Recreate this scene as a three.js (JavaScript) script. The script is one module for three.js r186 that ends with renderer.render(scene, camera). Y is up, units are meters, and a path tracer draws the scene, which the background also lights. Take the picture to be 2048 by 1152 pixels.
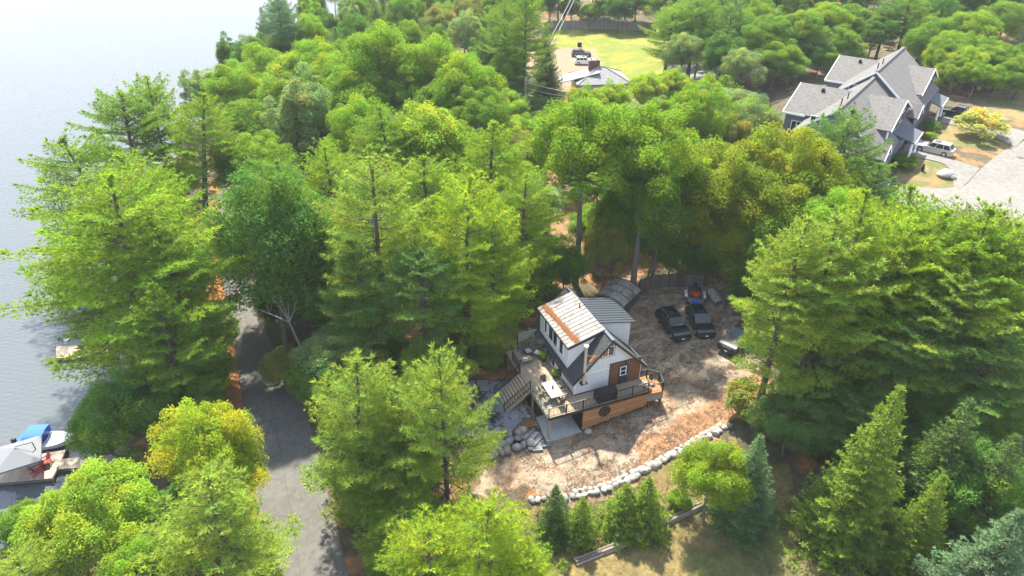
import * as THREE from 'three';
import { mergeGeometries, toCreasedNormals } from 'three/addons/utils/BufferGeometryUtils.js';
import { RoundedBoxGeometry } from 'three/addons/geometries/RoundedBoxGeometry.js';

// ---------------------------------------------------------------- camera, sky, sun, exposure
const scene = new THREE.Scene();
const CAM_H = 44, PITCH = 32 * Math.PI / 180, FPX = 1420;
const camera = new THREE.PerspectiveCamera(2 * Math.atan(576 / FPX) * 180 / Math.PI, 16 / 9, 0.5, 6000);
camera.position.set(0, CAM_H, 0);
camera.rotation.set(-PITCH, 0, 0);
camera.updateMatrixWorld(true);
const renderer = new THREE.WebGLRenderer({ antialias: true });
renderer.toneMapping = THREE.LinearToneMapping;
renderer.toneMappingExposure = 3.0;
renderer.outputColorSpace = THREE.SRGBColorSpace;
renderer.shadowMap.enabled = true;
const SUN = new THREE.Vector3(-0.205 * Math.cos(0.98), Math.sin(0.98), -0.978 * Math.cos(0.98)).normalize();
{ // hazy summer sky: pale near the horizon, blue overhead, a soft aureole round the sun
  const w = 512, h = 256, d = new Float32Array(w * h * 4), v = new THREE.Vector3();
  for (let j = 0; j < h; j++) for (let i = 0; i < w; i++) {
    const th = (j + 0.5) / h * Math.PI - Math.PI / 2, ph = (i + 0.5) / w * 2 * Math.PI - Math.PI;
    v.set(Math.cos(th) * Math.cos(ph), Math.sin(th), Math.cos(th) * Math.sin(ph));
    const e = Math.max(0, v.y), k = Math.pow(1 - e, 2.2), a = Math.max(0, v.dot(SUN));
    const glow = 0.9 * Math.pow(a, 10) + 0.35 * Math.pow(a, 3);
    const o = (j * w + i) * 4, s = 0.56;
    d[o] = s * (0.56 + 0.62 * k + glow * 0.62); d[o + 1] = s * (0.70 + 0.52 * k + glow * 0.58); d[o + 2] = s * (1.02 + 0.28 * k + glow * 0.5); d[o + 3] = 1;
  }
  const sky = new THREE.DataTexture(d, w, h, THREE.RGBAFormat, THREE.FloatType);
  sky.mapping = THREE.EquirectangularReflectionMapping; sky.magFilter = THREE.LinearFilter; sky.minFilter = THREE.LinearFilter; sky.needsUpdate = true;
  scene.background = sky; scene.environment = sky;
}
const sun = new THREE.DirectionalLight(new THREE.Color(1, 0.93, 0.78), 5);
sun.position.copy(SUN).multiplyScalar(260).add(new THREE.Vector3(15, 0, -90));
sun.target.position.set(15, 0, -90);
sun.castShadow = true; sun.shadow.radius = 3; sun.shadow.mapSize.set(4096, 4096);
Object.assign(sun.shadow.camera, { left: -160, right: 160, top: 160, bottom: -160, near: 10, far: 600 });
scene.add(sun, sun.target);
scene.fog = new THREE.FogExp2(new THREE.Color(0.86, 0.93, 1.0), 0.00022);

// ---------------------------------------------------------------- helpers
const R = s => { let a = s >>> 0; return () => { a = a + 0x6D2B79F5 | 0; let t = Math.imul(a ^ a >>> 15, 1 | a); t = t + Math.imul(t ^ t >>> 7, 61 | t) ^ t; return ((t ^ t >>> 14) >>> 0) / 4294967296; }; };
const V = (x, y, z) => new THREE.Vector3(x, y, z);
const rad = d => d * Math.PI / 180, mix = (a, b, t) => a + (b - a) * t, clamp = (x, a = 0, b = 1) => Math.min(b, Math.max(a, x));
const sstep = (a, b, x) => { const t = clamp((x - a) / (b - a)); return t * t * (3 - 2 * t); };
// a pixel of the 2048 x 1152 photograph gives a direction; the elevation of what it touches gives the distance
const FW = V(0, -Math.sin(PITCH), -Math.cos(PITCH)), UPV = V(0, Math.cos(PITCH), -Math.sin(PITCH));
function P(px, py, y = 0) {
  const d = FW.clone().addScaledVector(V(1, 0, 0), (px - 1024) / FPX).addScaledVector(UPV, -(py - 576) / FPX);
  return d.multiplyScalar((y - CAM_H) / d.y).add(V(0, CAM_H, 0));
}
function toPx(p) { const q = p.clone().sub(V(0, CAM_H, 0)), z = q.dot(FW); return [1024 + FPX * q.x / z, 576 - FPX * q.dot(UPV) / z]; }
// tileable value noise
const NT = (() => { const r = R(7), a = new Float32Array(65536); for (let i = 0; i < 65536; i++) a[i] = r(); return a; })();
function noise(x, y) {
  const xi = Math.floor(x), yi = Math.floor(y); let u = x - xi, v = y - yi; u = u * u * (3 - 2 * u); v = v * v * (3 - 2 * v);
  const i = xi & 255, j = yi & 255, i1 = i + 1 & 255, j1 = j + 1 & 255;
  const a = NT[j * 256 + i], b = NT[j * 256 + i1], c = NT[j1 * 256 + i], d = NT[j1 * 256 + i1];
  return a + (b - a) * u + (c + (d - c) * u - a - (b - a) * u) * v;
}
const fbm = (x, y, n = 4) => { let s = 0, a = 0.5, t = 0; for (let i = 0; i < n; i++) { s += a * noise(x, y); t += a; a *= 0.5; x = x * 2 + 17.3; y = y * 2 + 9.1; } return s / t; };
const taken = {};
function numbered(n) { const k = taken[n] = (taken[n] ?? -1) + 1; return k ? n + '_' + String(k).padStart(3, '0') : n; }
function tag(o, label, category, group) { o.userData.label = label; o.userData.category = category; if (group) o.userData.group = group; return o; }
function thing(name, label, category, pos, turn = 0, group) {
  const g = new THREE.Group(); g.name = numbered(name); if (pos) g.position.copy(pos); g.rotation.y = turn; scene.add(g);
  return tag(g, label, category, group);
}
function boxUV(g) { // uv in metres along the two axes a face spans
  const p = g.attributes.position, n = g.attributes.normal, uv = new Float32Array(p.count * 2);
  for (let i = 0; i < p.count; i++) {
    const ax = Math.abs(n.getX(i)), ay = Math.abs(n.getY(i)), az = Math.abs(n.getZ(i));
    if (ay >= ax && ay >= az) { uv[2 * i] = p.getX(i); uv[2 * i + 1] = p.getZ(i); }
    else if (ax >= az) { uv[2 * i] = p.getZ(i); uv[2 * i + 1] = p.getY(i); }
    else { uv[2 * i] = p.getX(i); uv[2 * i + 1] = p.getY(i); }
  }
  g.setAttribute('uv', new THREE.BufferAttribute(uv, 2)); return g;
}
function prep(g) { if (g.index) g = g.toNonIndexed(); for (const k of Object.keys(g.attributes)) if (!['position', 'normal'].includes(k)) g.deleteAttribute(k); if (!g.attributes.normal) g.computeVertexNormals(); return g; }
function mk(name, geos, mat, parent) {
  geos = (Array.isArray(geos) ? geos : [geos]).map(prep);
  const g = boxUV(geos.length > 1 ? mergeGeometries(geos) : geos[0]);
  return put(name, g, mat, parent);
}
function put(name, g, mat, parent) {
  const m = new THREE.Mesh(g, mat); m.castShadow = m.receiveShadow = true;
  if (parent) { m.name = name; parent.add(m); } else { m.name = numbered(name); scene.add(m); }
  return m;
}
const B = (x0, x1, y0, y1, z0, z1) => new THREE.BoxGeometry(Math.abs(x1 - x0), Math.abs(y1 - y0), Math.abs(z1 - z0)).translate((x0 + x1) / 2, (y0 + y1) / 2, (z0 + z1) / 2);
function bar(a, b, r, seg = 6, r2 = r) { // round bar between two points
  const d = b.clone().sub(a), g = new THREE.CylinderGeometry(r2, r, d.length(), seg);
  g.applyQuaternion(new THREE.Quaternion().setFromUnitVectors(V(0, 1, 0), d.clone().normalize())); return g.translate((a.x + b.x) / 2, (a.y + b.y) / 2, (a.z + b.z) / 2);
}
function beam(a, b, w, h, up = V(0, 1, 0)) { // rectangular bar between two points, h along up
  const d = b.clone().sub(a), L = d.length(), x = d.clone().normalize(), z = x.clone().cross(up).normalize(), y = z.clone().cross(x);
  return new THREE.BoxGeometry(L, h, w).applyMatrix4(new THREE.Matrix4().makeBasis(x, y, z)).translate((a.x + b.x) / 2, (a.y + b.y) / 2, (a.z + b.z) / 2);
}
function slab(q, t) { // plate whose top is the quad (or polygon) q, t thick
  const n = V(0, 0, 0); for (let i = 0; i < q.length; i++) { const a = q[i], b = q[(i + 1) % q.length]; n.add(V((a.y - b.y) * (a.z + b.z), (a.z - b.z) * (a.x + b.x), (a.x - b.x) * (a.y + b.y))); }
  n.normalize(); if (n.y < 0) { q = q.slice().reverse(); n.negate(); }
  const lo = q.map(p => p.clone().addScaledVector(n, -t)), pos = [], N = q.length, tri = (a, b, c) => pos.push(a.x, a.y, a.z, b.x, b.y, b.z, c.x, c.y, c.z);
  for (let i = 1; i < N - 1; i++) { tri(q[0], q[i], q[i + 1]); tri(lo[0], lo[i + 1], lo[i]); }
  for (let i = 0; i < N; i++) { const j = (i + 1) % N; tri(q[i], lo[i], q[j]); tri(q[j], lo[i], lo[j]); }
  const g = new THREE.BufferGeometry(); g.setAttribute('position', new THREE.Float32BufferAttribute(pos, 3)); g.computeVertexNormals(); return g;
}
function prismXY(pts, z0, z1) { // polygon in x,y extruded along z
  const s = new THREE.Shape(pts.map(p => new THREE.Vector2(p[0], p[1]))); return new THREE.ExtrudeGeometry(s, { depth: z1 - z0, bevelEnabled: false }).translate(0, 0, z0);
}
function prismZY(pts, x0, x1) { return prismXY(pts.map(p => [-p[0], p[1]]), x0, x1).rotateY(Math.PI / 2); } // polygon given as (z, y) extruded along x

// ---------------------------------------------------------------- textures and materials
function dataTex(n, fn, srgb, rep = 1, m = n) {
  const d = new Uint8Array(n * m * 4); for (let j = 0; j < m; j++) for (let i = 0; i < n; i++) { const c = fn(i / n, j / m, i, j), o = (j * n + i) * 4; d[o] = clamp(c[0]) * 255; d[o + 1] = clamp(c[1]) * 255; d[o + 2] = clamp(c[2]) * 255; d[o + 3] = 255; }
  const t = new THREE.DataTexture(d, n, m); t.wrapS = t.wrapT = THREE.RepeatWrapping; t.magFilter = THREE.LinearFilter; t.minFilter = THREE.LinearMipmapLinearFilter; t.generateMipmaps = true;
  if (srgb) t.colorSpace = THREE.SRGBColorSpace; t.repeat.set(rep, rep); t.needsUpdate = true; return t;
}
const grey = v => [v, v, v];
const TN = dataTex(256, (u, v) => grey(0.72 + 0.28 * (0.6 * fbm(u * 32, v * 32, 3) + 0.4 * fbm(u * 128 + 3, v * 128, 2))), false, 0.25); // mottling, 4 m tile
const TFINE = dataTex(256, (u, v) => grey(0.55 + 0.6 * (fbm(u * 64, v * 64, 3) - 0.5) * 1.6), false, 0.5);
const TWOOD = dataTex(256, (u, v) => grey(0.62 + 0.38 * fbm(u * 4, v * 64, 3) + 0.12 * (noise(u * 2, v * 16) - 0.5)), false, 0.5); // grain along u
const TSIDE = dataTex(256, (u, v) => { const f = (u * 8) % 1; return grey((f < 0.1 ? 1 : 0.45) + 0.08 * noise(u * 64, v * 64)); }, false, 1 / 2.4); // battens every 0.3 m
const TSHING = dataTex(512, (u, v) => { const row = Math.floor(v * 16), f = (u * 12 + (row % 2) * 0.5 + NT[row * 7] * 0.3) % 12, c = Math.floor(f); return grey(0.62 + 0.38 * NT[(row * 31 + c * 17) & 65535] - ((v * 16) % 1 < 0.14 ? 0.12 : 0) + 0.15 * (noise(u * 128, v * 128) - 0.5)); }, false, 1 / 2.4);
const TMETAL = dataTex(512, (u, v) => { const s = fbm(u * 6, v * 40, 4), p = fbm(u * 22 + 5, v * 22, 4), k = sstep(0.56, 0.72, p), r = sstep(0.6, 0.72, s); return [0.84 - 0.1 * r - 0.2 * k, 0.83 - 0.13 * r - 0.22 * k, 0.82 - 0.16 * r - 0.23 * k]; }, true, 0.22);
const S = (color, rough = 0.85, o = {}) => new THREE.MeshStandardMaterial({ color, roughness: rough, ...o });
const lin = (r, g, b) => new THREE.Color().setRGB(r, g, b);
const M = {
  white: S(lin(0.78, 0.79, 0.80), 0.7, { bumpMap: TSIDE, bumpScale: 0.02, map: TN }),
  trim: S(lin(0.8, 0.8, 0.8), 0.6), black: S(lin(0.018, 0.018, 0.02), 0.5), blackMatt: S(lin(0.011, 0.011, 0.012), 0.9, { bumpMap: TFINE, bumpScale: 0.01 }),
  shingle: S(lin(0.052, 0.053, 0.058), 0.95, { map: TSHING, bumpMap: TSHING, bumpScale: 0.012 }),
  darkMetal: S(lin(0.06, 0.075, 0.09), 0.42, { metalness: 0.35 }), steel: S(lin(0.62, 0.58, 0.52), 0.38, { metalness: 0.6 }), rust: S(lin(0.34, 0.12, 0.035), 0.95, { map: TFINE }),
  brown: S(lin(0.2, 0.085, 0.035), 0.75, { map: TWOOD, bumpMap: TSIDE, bumpScale: 0.01 }),
  navy: S(lin(0.02, 0.035, 0.05), 0.45), glass: S(lin(0.02, 0.03, 0.035), 0.06), concrete: S(lin(0.42, 0.43, 0.43), 0.95, { map: TN, bumpMap: TFINE, bumpScale: 0.004 }),
  foundation: S(lin(0.12, 0.12, 0.12), 0.95, { map: TN }),
  pane: new THREE.MeshPhysicalMaterial({ color: 0xf4fbff, transmission: 1, thickness: 0, roughness: 0.03, ior: 1.45 }),
  lumber: S(lin(0.42, 0.3, 0.17), 0.85, { map: TWOOD }), greyWood: S(lin(0.33, 0.3, 0.26), 0.9, { map: TWOOD }), oldWood: S(lin(0.14, 0.11, 0.085), 0.95, { map: TWOOD }), paleWood: S(lin(0.46, 0.37, 0.29), 0.85, { map: TWOOD }),
  tyre: S(lin(0.02, 0.02, 0.02), 0.9), rim: S(lin(0.5, 0.5, 0.5), 0.3, { metalness: 0.8 }), lamp: S(lin(0.75, 0.76, 0.78), 0.15), red: S(lin(0.4, 0.02, 0.02), 0.3),
  blue: S(lin(0.02, 0.12, 0.5), 0.7, { bumpMap: TFINE, bumpScale: 0.02 }), bark: S(lin(0.2, 0.165, 0.135), 0.95, { map: TFINE, bumpMap: TFINE, bumpScale: 0.05 }), greyBark: S(lin(0.3, 0.27, 0.24), 0.95, { map: TFINE, bumpMap: TFINE, bumpScale: 0.04 }), birch: S(lin(0.78, 0.76, 0.72), 0.9, { map: TFINE }),
};
M.skirt = [0, 1, 2].map(i => S(lin([0.46, 0.40, 0.52][i], [0.215, 0.18, 0.25][i], [0.085, 0.07, 0.1][i]), 0.8, { map: TWOOD }));
M.deck = [0, 1, 2].map(i => S(lin([0.36, 0.32, 0.39][i], [0.285, 0.255, 0.31][i], [0.195, 0.17, 0.21][i]), 0.85, { map: TWOOD }));
M.roofRib = S(lin(0.22, 0.2, 0.18), 0.8);
M.roofPanel = [0, 1, 2].map(i => S(lin([0.35, 0.31, 0.38][i], [0.345, 0.3, 0.375][i], [0.34, 0.29, 0.37][i]), 0.75, { map: TMETAL, metalness: 0.0 }));
M.stone = [0, 1, 2, 3].map(i => S(lin([0.42, 0.36, 0.46, 0.4][i], [0.39, 0.34, 0.41, 0.34][i], [0.35, 0.32, 0.34, 0.27][i]), 0.95, { map: TFINE, bumpMap: TFINE, bumpScale: 0.03 }));
M.paleStone = [0, 1, 2].map(i => S(lin([0.68, 0.57, 0.72][i], [0.64, 0.53, 0.68][i], [0.58, 0.48, 0.63][i]), 0.95, { map: TFINE, bumpMap: TFINE, bumpScale: 0.03 }));
M.flag = [0, 1, 2].map(i => S(lin([0.24, 0.28, 0.21][i], [0.26, 0.29, 0.235][i], [0.29, 0.31, 0.26][i]), 0.9, { map: TFINE, bumpMap: TFINE, bumpScale: 0.01 }));
const paint = (r, g, b, o = {}) => new THREE.MeshPhysicalMaterial({ color: lin(r, g, b), roughness: 0.4, clearcoat: 0.7, clearcoatRoughness: 0.08, ...o });

// ---------------------------------------------------------------- terrain
const LAKE = -3;
const CP = [ // photograph pixel, elevation of the ground there
  [1120, 872, 0], [1200, 880, 0.15], [1080, 920, -0.2], [1010, 960, -0.5], [1130, 960, -0.35], [1250, 925, 0], [1300, 860, 0.55], [1370, 830, 0.75], [1440, 800, 0.9], [1330, 740, 1.05], [1350, 690, 1.2], [1400, 640, 1.35], [1350, 600, 1.6], [1270, 640, 1.2], [1460, 700, 1.5],
  [1040, 690, 0.9], [980, 720, 0.6], [1100, 620, 1.3], [900, 700, 0.2], [780, 720, -0.3], [960, 800, 0.55], [900, 900, -0.2], [800, 850, -0.8], [760, 1000, -1.1], [900, 1100, -1.3],
  [600, 1100, -1.5], [540, 900, -1.4], [500, 720, -1.2], [470, 620, -1.0], [450, 480, -0.8], [440, 380, -0.7], [560, 500, -0.3], [700, 560, 0.2], [700, 400, 0.3], [900, 400, 0.8],
  [1120, 1080, -1.7], [1260, 1080, -1.6], [1250, 1000, -1.1], [1350, 1000, -0.7], [1320, 1150, -1.8], [1500, 1100, -1.2], [1480, 950, 0.2], [1600, 1000, 0.2], [1700, 1150, -0.6], [1900, 1150, 0.2], [1900, 1000, 1.2], [1560, 830, 1.5], [1700, 800, 2.2], [1880, 800, 3.2], [2040, 800, 3.6],
  [1550, 660, 2.6], [1700, 620, 4], [1900, 600, 5.8], [1550, 520, 3.2], [1700, 480, 5.6], [1850, 430, 7.6], [2000, 420, 8], [1860, 310, 8], [1990, 260, 8], [1800, 240, 8], [1700, 190, 8], [1650, 130, 7.5], [1800, 120, 8], [2040, 150, 8.5], [2040, 40, 9],
  [1500, 300, 4], [1400, 250, 2], [1400, 440, 2.2], [1250, 500, 1.8], [1150, 450, 1.3], [1200, 330, 1], [1000, 250, 0.6], [1190, 130, 0.6], [1150, 150, 0.5], [1250, 60, 0.9], [1400, 120, 2], [1500, 40, 4], [700, 200, 0.2], [850, 100, 0.2], [1050, 60, 0.4], [560, 200, -0.5],
].map(([x, y, e]) => { const p = P(x, y, e); return [p.x, p.z, e]; });
const SHORE = [[110, 1400], [140, 1152], [190, 1010], [215, 920], [232, 830], [245, 720], [258, 600], [278, 500], [305, 400], [350, 300], [385, 250], [440, 205], [535, 110], [640, 45], [760, -12], [900, -75]].map(([x, y]) => { const p = P(x, y, LAKE); return [p.x, p.z]; });
SHORE.push([60, -420], [300, -700], [900, -2500]);
function shoreDist(x, z) { // positive on land (to the right of the line), negative on the lake
  let best = 1e18, sgn = 1;
  for (let i = 0; i < SHORE.length - 1; i++) {
    const [ax, az] = SHORE[i], [bx, bz] = SHORE[i + 1], dx = bx - ax, dz = bz - az, t = clamp(((x - ax) * dx + (z - az) * dz) / (dx * dx + dz * dz));
    const ex = x - ax - dx * t, ez = z - az - dz * t, d = ex * ex + ez * ez;
    if (d < best) { best = d; sgn = dx * ez - dz * ex > 0 ? 1 : -1; }
  }
  if (z > SHORE[0][1]) sgn = x > SHORE[0][0] ? 1 : -1;
  return Math.sqrt(best) * sgn;
}
function ground(x, z) {
  let s = 0, w = 0;
  for (const [px, pz, e] of CP) { const d2 = (x - px) ** 2 + (z - pz) ** 2, k = 1 / Math.pow(d2 + 5, 1.7); s += e * k; w += k; }
  const b = s / w, d = shoreDist(x, z);
  return d < 14 ? mix(LAKE - 0.15 + d * (d > 0 ? 0.14 : 0.25), b, sstep(0, 14, d)) : b;
}
function G(px, py, lift = 0) { let y = 0, p; for (let i = 0; i < 12; i++) { p = P(px, py, y); y = mix(y, ground(p.x, p.z) + lift, 0.8); } p.y = ground(p.x, p.z); return p; }
function inPoly(poly, x, z) { let c = false; for (let i = 0, j = poly.length - 1; i < poly.length; j = i++) { const [xi, zi] = poly[i], [xj, zj] = poly[j]; if ((zi > z) !== (zj > z) && x < (xj - xi) * (z - zi) / (zj - zi) + xi) c = !c; } return c; }
const zone = (pts, soft) => { const poly = pts.map(([x, y]) => { const p = G(x, y); return [p.x, p.z]; }), xs = poly.map(p => p[0]), zs = poly.map(p => p[1]); return { poly, soft, x0: Math.min(...xs) - soft, x1: Math.max(...xs) + soft, z0: Math.min(...zs) - soft, z1: Math.max(...zs) + soft }; };
const inZone = (q, x, z) => x > q.x0 && x < q.x1 && z > q.z0 && z < q.z1 && inPoly(q.poly, x, z);
const Z_GRAVEL = zone([[950, 915], [1060, 870], [1120, 800], [1240, 760], [1180, 640], [1225, 560], [1330, 560], [1450, 560], [1475, 600], [1500, 690], [1490, 750], [1545, 800], [1470, 850], [1390, 890], [1290, 945], [1180, 990], [1060, 1002], [985, 985]], 1.2);
const Z_DUST = zone([[1250, 935], [1330, 860], [1420, 780], [1500, 720], [1600, 760], [1560, 860], [1450, 860], [1380, 895], [1290, 945], [1190, 985]], 2);
const Z_LAWN = zone([[1060, 1010], [1180, 995], [1300, 950], [1400, 900], [1480, 870], [1600, 950], [1600, 1060], [1700, 1180], [1600, 1300], [1000, 1300], [1030, 1120]], 1.5);
const Z_FARLAWN = zone([[1095, 52], [1350, 50], [1380, 130], [1240, 200], [1185, 150], [1188, 118], [1175, 100], [1120, 100]], 1.5);
const Z_FARDIRT = zone([[1040, 100], [1185, 96], [1205, 140], [1200, 190], [1060, 190]], 1.5);
const Z_TOWNLAWN = zone([[1800, 300], [1955, 330], [1950, 345], [1910, 390], [1790, 365]], 0.6), Z_TOWNLAWN2 = zone([[1870, 235], [1960, 250], [2048, 285], [2010, 310], [1960, 300], [1875, 285]], 0.6), Z_TOWNBACK = zone([[1950, 190], [2200, 170], [2200, 260], [1980, 240]], 1);
const Z_SHOREBANK = zone([[395, 1300], [380, 1000], [400, 800], [420, 560], [420, 380], [470, 330], [475, 500], [505, 700], [530, 850], [560, 1000], [580, 1300]], 0.8);
const Z_WOODPATCH = zone([[1090, 380], [1280, 400], [1330, 470], [1330, 545], [1240, 560], [1110, 550]], 1.5), Z_WOODPATCH2 = zone([[800, 610], [1010, 610], [1010, 720], [850, 760], [780, 700]], 1.5);
const GX = -75, GZ = -225, GS = 215;
const groundTex = dataTex(2048, (u, v) => {
  const X = GX + u * GS, Z = GZ + v * GS, w1 = fbm(X * 0.35, Z * 0.35, 3), w2 = fbm(X * 0.35 + 50, Z * 0.35 + 20, 3), x = X + (w1 - 0.5) * 4.5, z = Z + (w2 - 0.5) * 4.5;
  const f = fbm(X * 2.2, Z * 2.2, 3), c = fbm(X * 0.5 + 9, Z * 0.5, 3), g = noise(X * 7, Z * 7);
  // forest floor: brown leaf mould with rusty needle patches
  const n = sstep(0.55, 0.72, c); let r = mix(0.085, 0.26, n) * (0.6 + 0.8 * f), gg = mix(0.072, 0.125, n) * (0.6 + 0.8 * f), b = mix(0.038, 0.05, n) * (0.6 + 0.8 * f);
  const set = (R_, G_, B_, k = 1) => { r = mix(r, R_, k); gg = mix(gg, G_, k); b = mix(b, B_, k); };
  if (inZone(Z_SHOREBANK, x, z)) { const k = 0.6 + 0.8 * f; set(0.29 * k, 0.11 * k, 0.03 * k, 0.9); }
  if (inZone(Z_WOODPATCH, x, z) || inZone(Z_WOODPATCH2, x, z)) { const k = 0.6 + 0.8 * f; set(0.26 * k, 0.15 * k, 0.07 * k, 0.8); }
  if (inZone(Z_LAWN, x, z)) { const k = (0.65 + 0.7 * f) * (0.85 + 0.3 * g), m = sstep(0.42, 0.6, c); set(mix(0.18, 0.11, m) * k, mix(0.14, 0.125, m) * k, mix(0.05, 0.032, m) * k, 0.92); if (g > 0.82 && f > 0.5) set(0.3, 0.15, 0.06, 0.5); }
  if (inZone(Z_FARLAWN, x, z)) { const k = 0.85 + 0.3 * f, m = sstep(0.35, 0.65, c); set(mix(0.19, 0.13, m) * k, mix(0.19, 0.165, m) * k, 0.02 * k); }
  if (inZone(Z_FARDIRT, x, z)) { const k = 0.85 + 0.3 * f; set(0.25 * k, 0.17 * k, 0.11 * k); }
  if (inZone(Z_TOWNLAWN, X, Z) || inZone(Z_TOWNLAWN2, X, Z) || inZone(Z_TOWNBACK, x, z)) { const k = 0.8 + 0.4 * f, m = sstep(0.4, 0.62, c); set(mix(0.2, 0.115, m) * k, mix(0.145, 0.12, m) * k, mix(0.06, 0.035, m) * k); }
  if (inZone(Z_GRAVEL, x, z)) {
    // packed gravel with wind-drawn streaks of needles and leaves
    const a = X * 0.82 - Z * 0.57, t = X * 0.57 + Z * 0.82, st = fbm(a * 2.0 + w1 * 2.5, t * 5.0 + w2 * 2.5, 5), k = (0.7 + 0.6 * f) * (0.82 + 0.36 * g), l = sstep(0.45, 0.58, st) * (0.35 + 0.6 * sstep(0.35, 0.62, c));
    set(0.29 * k, 0.235 * k, 0.17 * k, 0.96); set(0.12 * k, 0.07 * k, 0.04 * k, l * 0.45); set(0.25 * k, 0.135 * k, 0.065 * k, 0.42 * sstep(0.5, 0.66, fbm(X * 0.3 + 31, Z * 0.3 + 7, 4)));
    if (inZone(Z_DUST, x, z)) set(mix(0.33, 0.27, st) * k, mix(0.165, 0.125, st) * k, mix(0.075, 0.05, st) * k, 0.75);
    if (g > 0.86) set(0.1, 0.07, 0.05, 0.6);
  }
  const S_ = y => y <= 0.0031308 ? y * 12.92 : 1.055 * Math.pow(y, 1 / 2.4) - 0.055; return [S_(r), S_(gg), S_(b)];
}, true, 1);
groundTex.wrapS = groundTex.wrapT = THREE.MirroredRepeatWrapping;
{
  const axis = (a, b, st, lo, hi) => { const o = []; for (let v = a; v <= b; v += st) o.push(v); let s = st * 2, v = a; while (v > lo) { v -= s; s *= 1.5; o.unshift(v); } s = st * 2; v = o[o.length - 1]; while (v < hi) { v += s; s *= 1.5; o.push(v); } return o; };
  const xs = axis(-62, 128, 1, -2500, 2500), zs = axis(-222, -14, 1, -3000, 300), nx = xs.length, pos = [], uv = [], idx = [];
  for (const z of zs) for (const x of xs) { const far = Math.max(Math.abs(x), Math.abs(z + 100)) > 400; pos.push(x, far ? (shoreDist(x, z) > 0 ? 3 : -12) : ground(x, z) + (noise(x * 0.9, z * 0.9) - 0.5) * 0.07, z); uv.push((x - GX) / GS, (z - GZ) / GS); }
  for (let j = 0; j < zs.length - 1; j++) for (let i = 0; i < nx - 1; i++) { const a = j * nx + i; idx.push(a, a + nx, a + 1, a + 1, a + nx, a + nx + 1); }
  const g = new THREE.BufferGeometry(); g.setAttribute('position', new THREE.Float32BufferAttribute(pos, 3)); g.setAttribute('uv', new THREE.Float32BufferAttribute(uv, 2)); g.setIndex(idx); g.computeVertexNormals();
  const bm = TFINE.clone(); bm.repeat.set(GS / 2.2, GS / 2.2);
  const m = put('ground', g, S(0xffffff, 1, { map: groundTex, bumpMap: bm, bumpScale: 0.05 })); m.userData.kind = 'structure';
}
{ // the lake
  const T = dataTex(512, (u, v) => { const w = (a, b, p) => Math.sin(2 * Math.PI * (a * u + b * v) + p); const n = fbm(u * 16, v * 32, 3) + 0.25 * fbm(u * 64 + 4, v * 64, 1); return grey(0.5 * n + 0.06 * (w(5, 11, 4 * n) + w(-3, 14, 1 + 5 * n)) + 0.1); }, false, 1);
  T.repeat.set(1 / 9, 1 / 9);
  const g = new THREE.PlaneGeometry(3000, 3200, 1, 1).rotateX(-Math.PI / 2).translate(-1380, LAKE, -1300);
  const m = mk('lake_water', g, S(lin(0.085, 0.1, 0.108), 0.12, { bumpMap: T, bumpScale: 0.07 })); m.userData.kind = 'structure';
}
function ribbon(name, pts, mat, lift = 0.05, step = 0.8, across = 6) { // road: pts = [px left, py, px right, py]
  const L = pts.map(p => G(p[0], p[1])), Q = pts.map(p => G(p[2], p[3])), c1 = new THREE.CatmullRomCurve3(L), c2 = new THREE.CatmullRomCurve3(Q), n = Math.ceil(c1.getLength() / step), pos = [], idx = [], uv = [];
  for (let i = 0; i <= n; i++) { const a = c1.getPoint(i / n), b = c2.getPoint(i / n); for (let k = 0; k <= across; k++) { const p = a.clone().lerp(b, k / across); p.y = ground(p.x, p.z) + lift + 0.05 * (1 - (2 * k / across - 1) ** 2); pos.push(p.x, p.y, p.z); uv.push(p.x, p.z); } }
  const w = across + 1; for (let i = 0; i < n; i++) for (let k = 0; k < across; k++) { const a = i * w + k; idx.push(a, a + 1, a + w, a + 1, a + w + 1, a + w); }
  const g = new THREE.BufferGeometry(); g.setAttribute('position', new THREE.Float32BufferAttribute(pos, 3)); g.setAttribute('uv', new THREE.Float32BufferAttribute(uv, 2)); g.setIndex(idx); g.computeVertexNormals();
  const m = put(name, g, mat); m.userData.kind = 'structure'; return m;
}
const TASPH = dataTex(512, (u, v) => { const n = fbm(u * 32, v * 32, 3), f = fbm(u * 256, v * 256, 2), c = Math.abs(fbm(u * 8 + 3, v * 8, 4) - 0.5) < 0.006 ? 0.7 : 1; return grey((0.58 + 0.34 * n + 0.24 * (f - 0.5)) * c); }, false, 1 / 12);
const asphalt = S(lin(0.135, 0.128, 0.118), 0.9, { map: TASPH, bumpMap: TASPH, bumpScale: 0.006 }), paleAsphalt = S(lin(0.215, 0.203, 0.186), 0.92, { map: TASPH, bumpMap: TASPH, bumpScale: 0.006 });
ribbon('lake_road', [[548, 1500, 790, 1500], [535, 1250, 722, 1250], [524, 1100, 684, 1100], [510, 960, 648, 960], [484, 800, 604, 800], [468, 690, 545, 690], [452, 600, 505, 600], [438, 500, 478, 500], [436, 420, 466, 420], [442, 350, 466, 350]], asphalt);
ribbon('village_road', [[2010, 560, 2230, 560], [1985, 470, 2160, 470], [1920, 385, 2150, 400], [1960, 340, 2180, 340], [2010, 300, 2220, 300], [2080, 270, 2280, 270]], paleAsphalt, 0.06);
ribbon('driveway', [[1960, 338, 1912, 388], [1900, 318, 1890, 330], [1850, 296, 1822, 312], [1818, 282, 1806, 300]].map(a => [a[0], a[1], a[2], a[3]]), paleAsphalt, 0.09);
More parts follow.
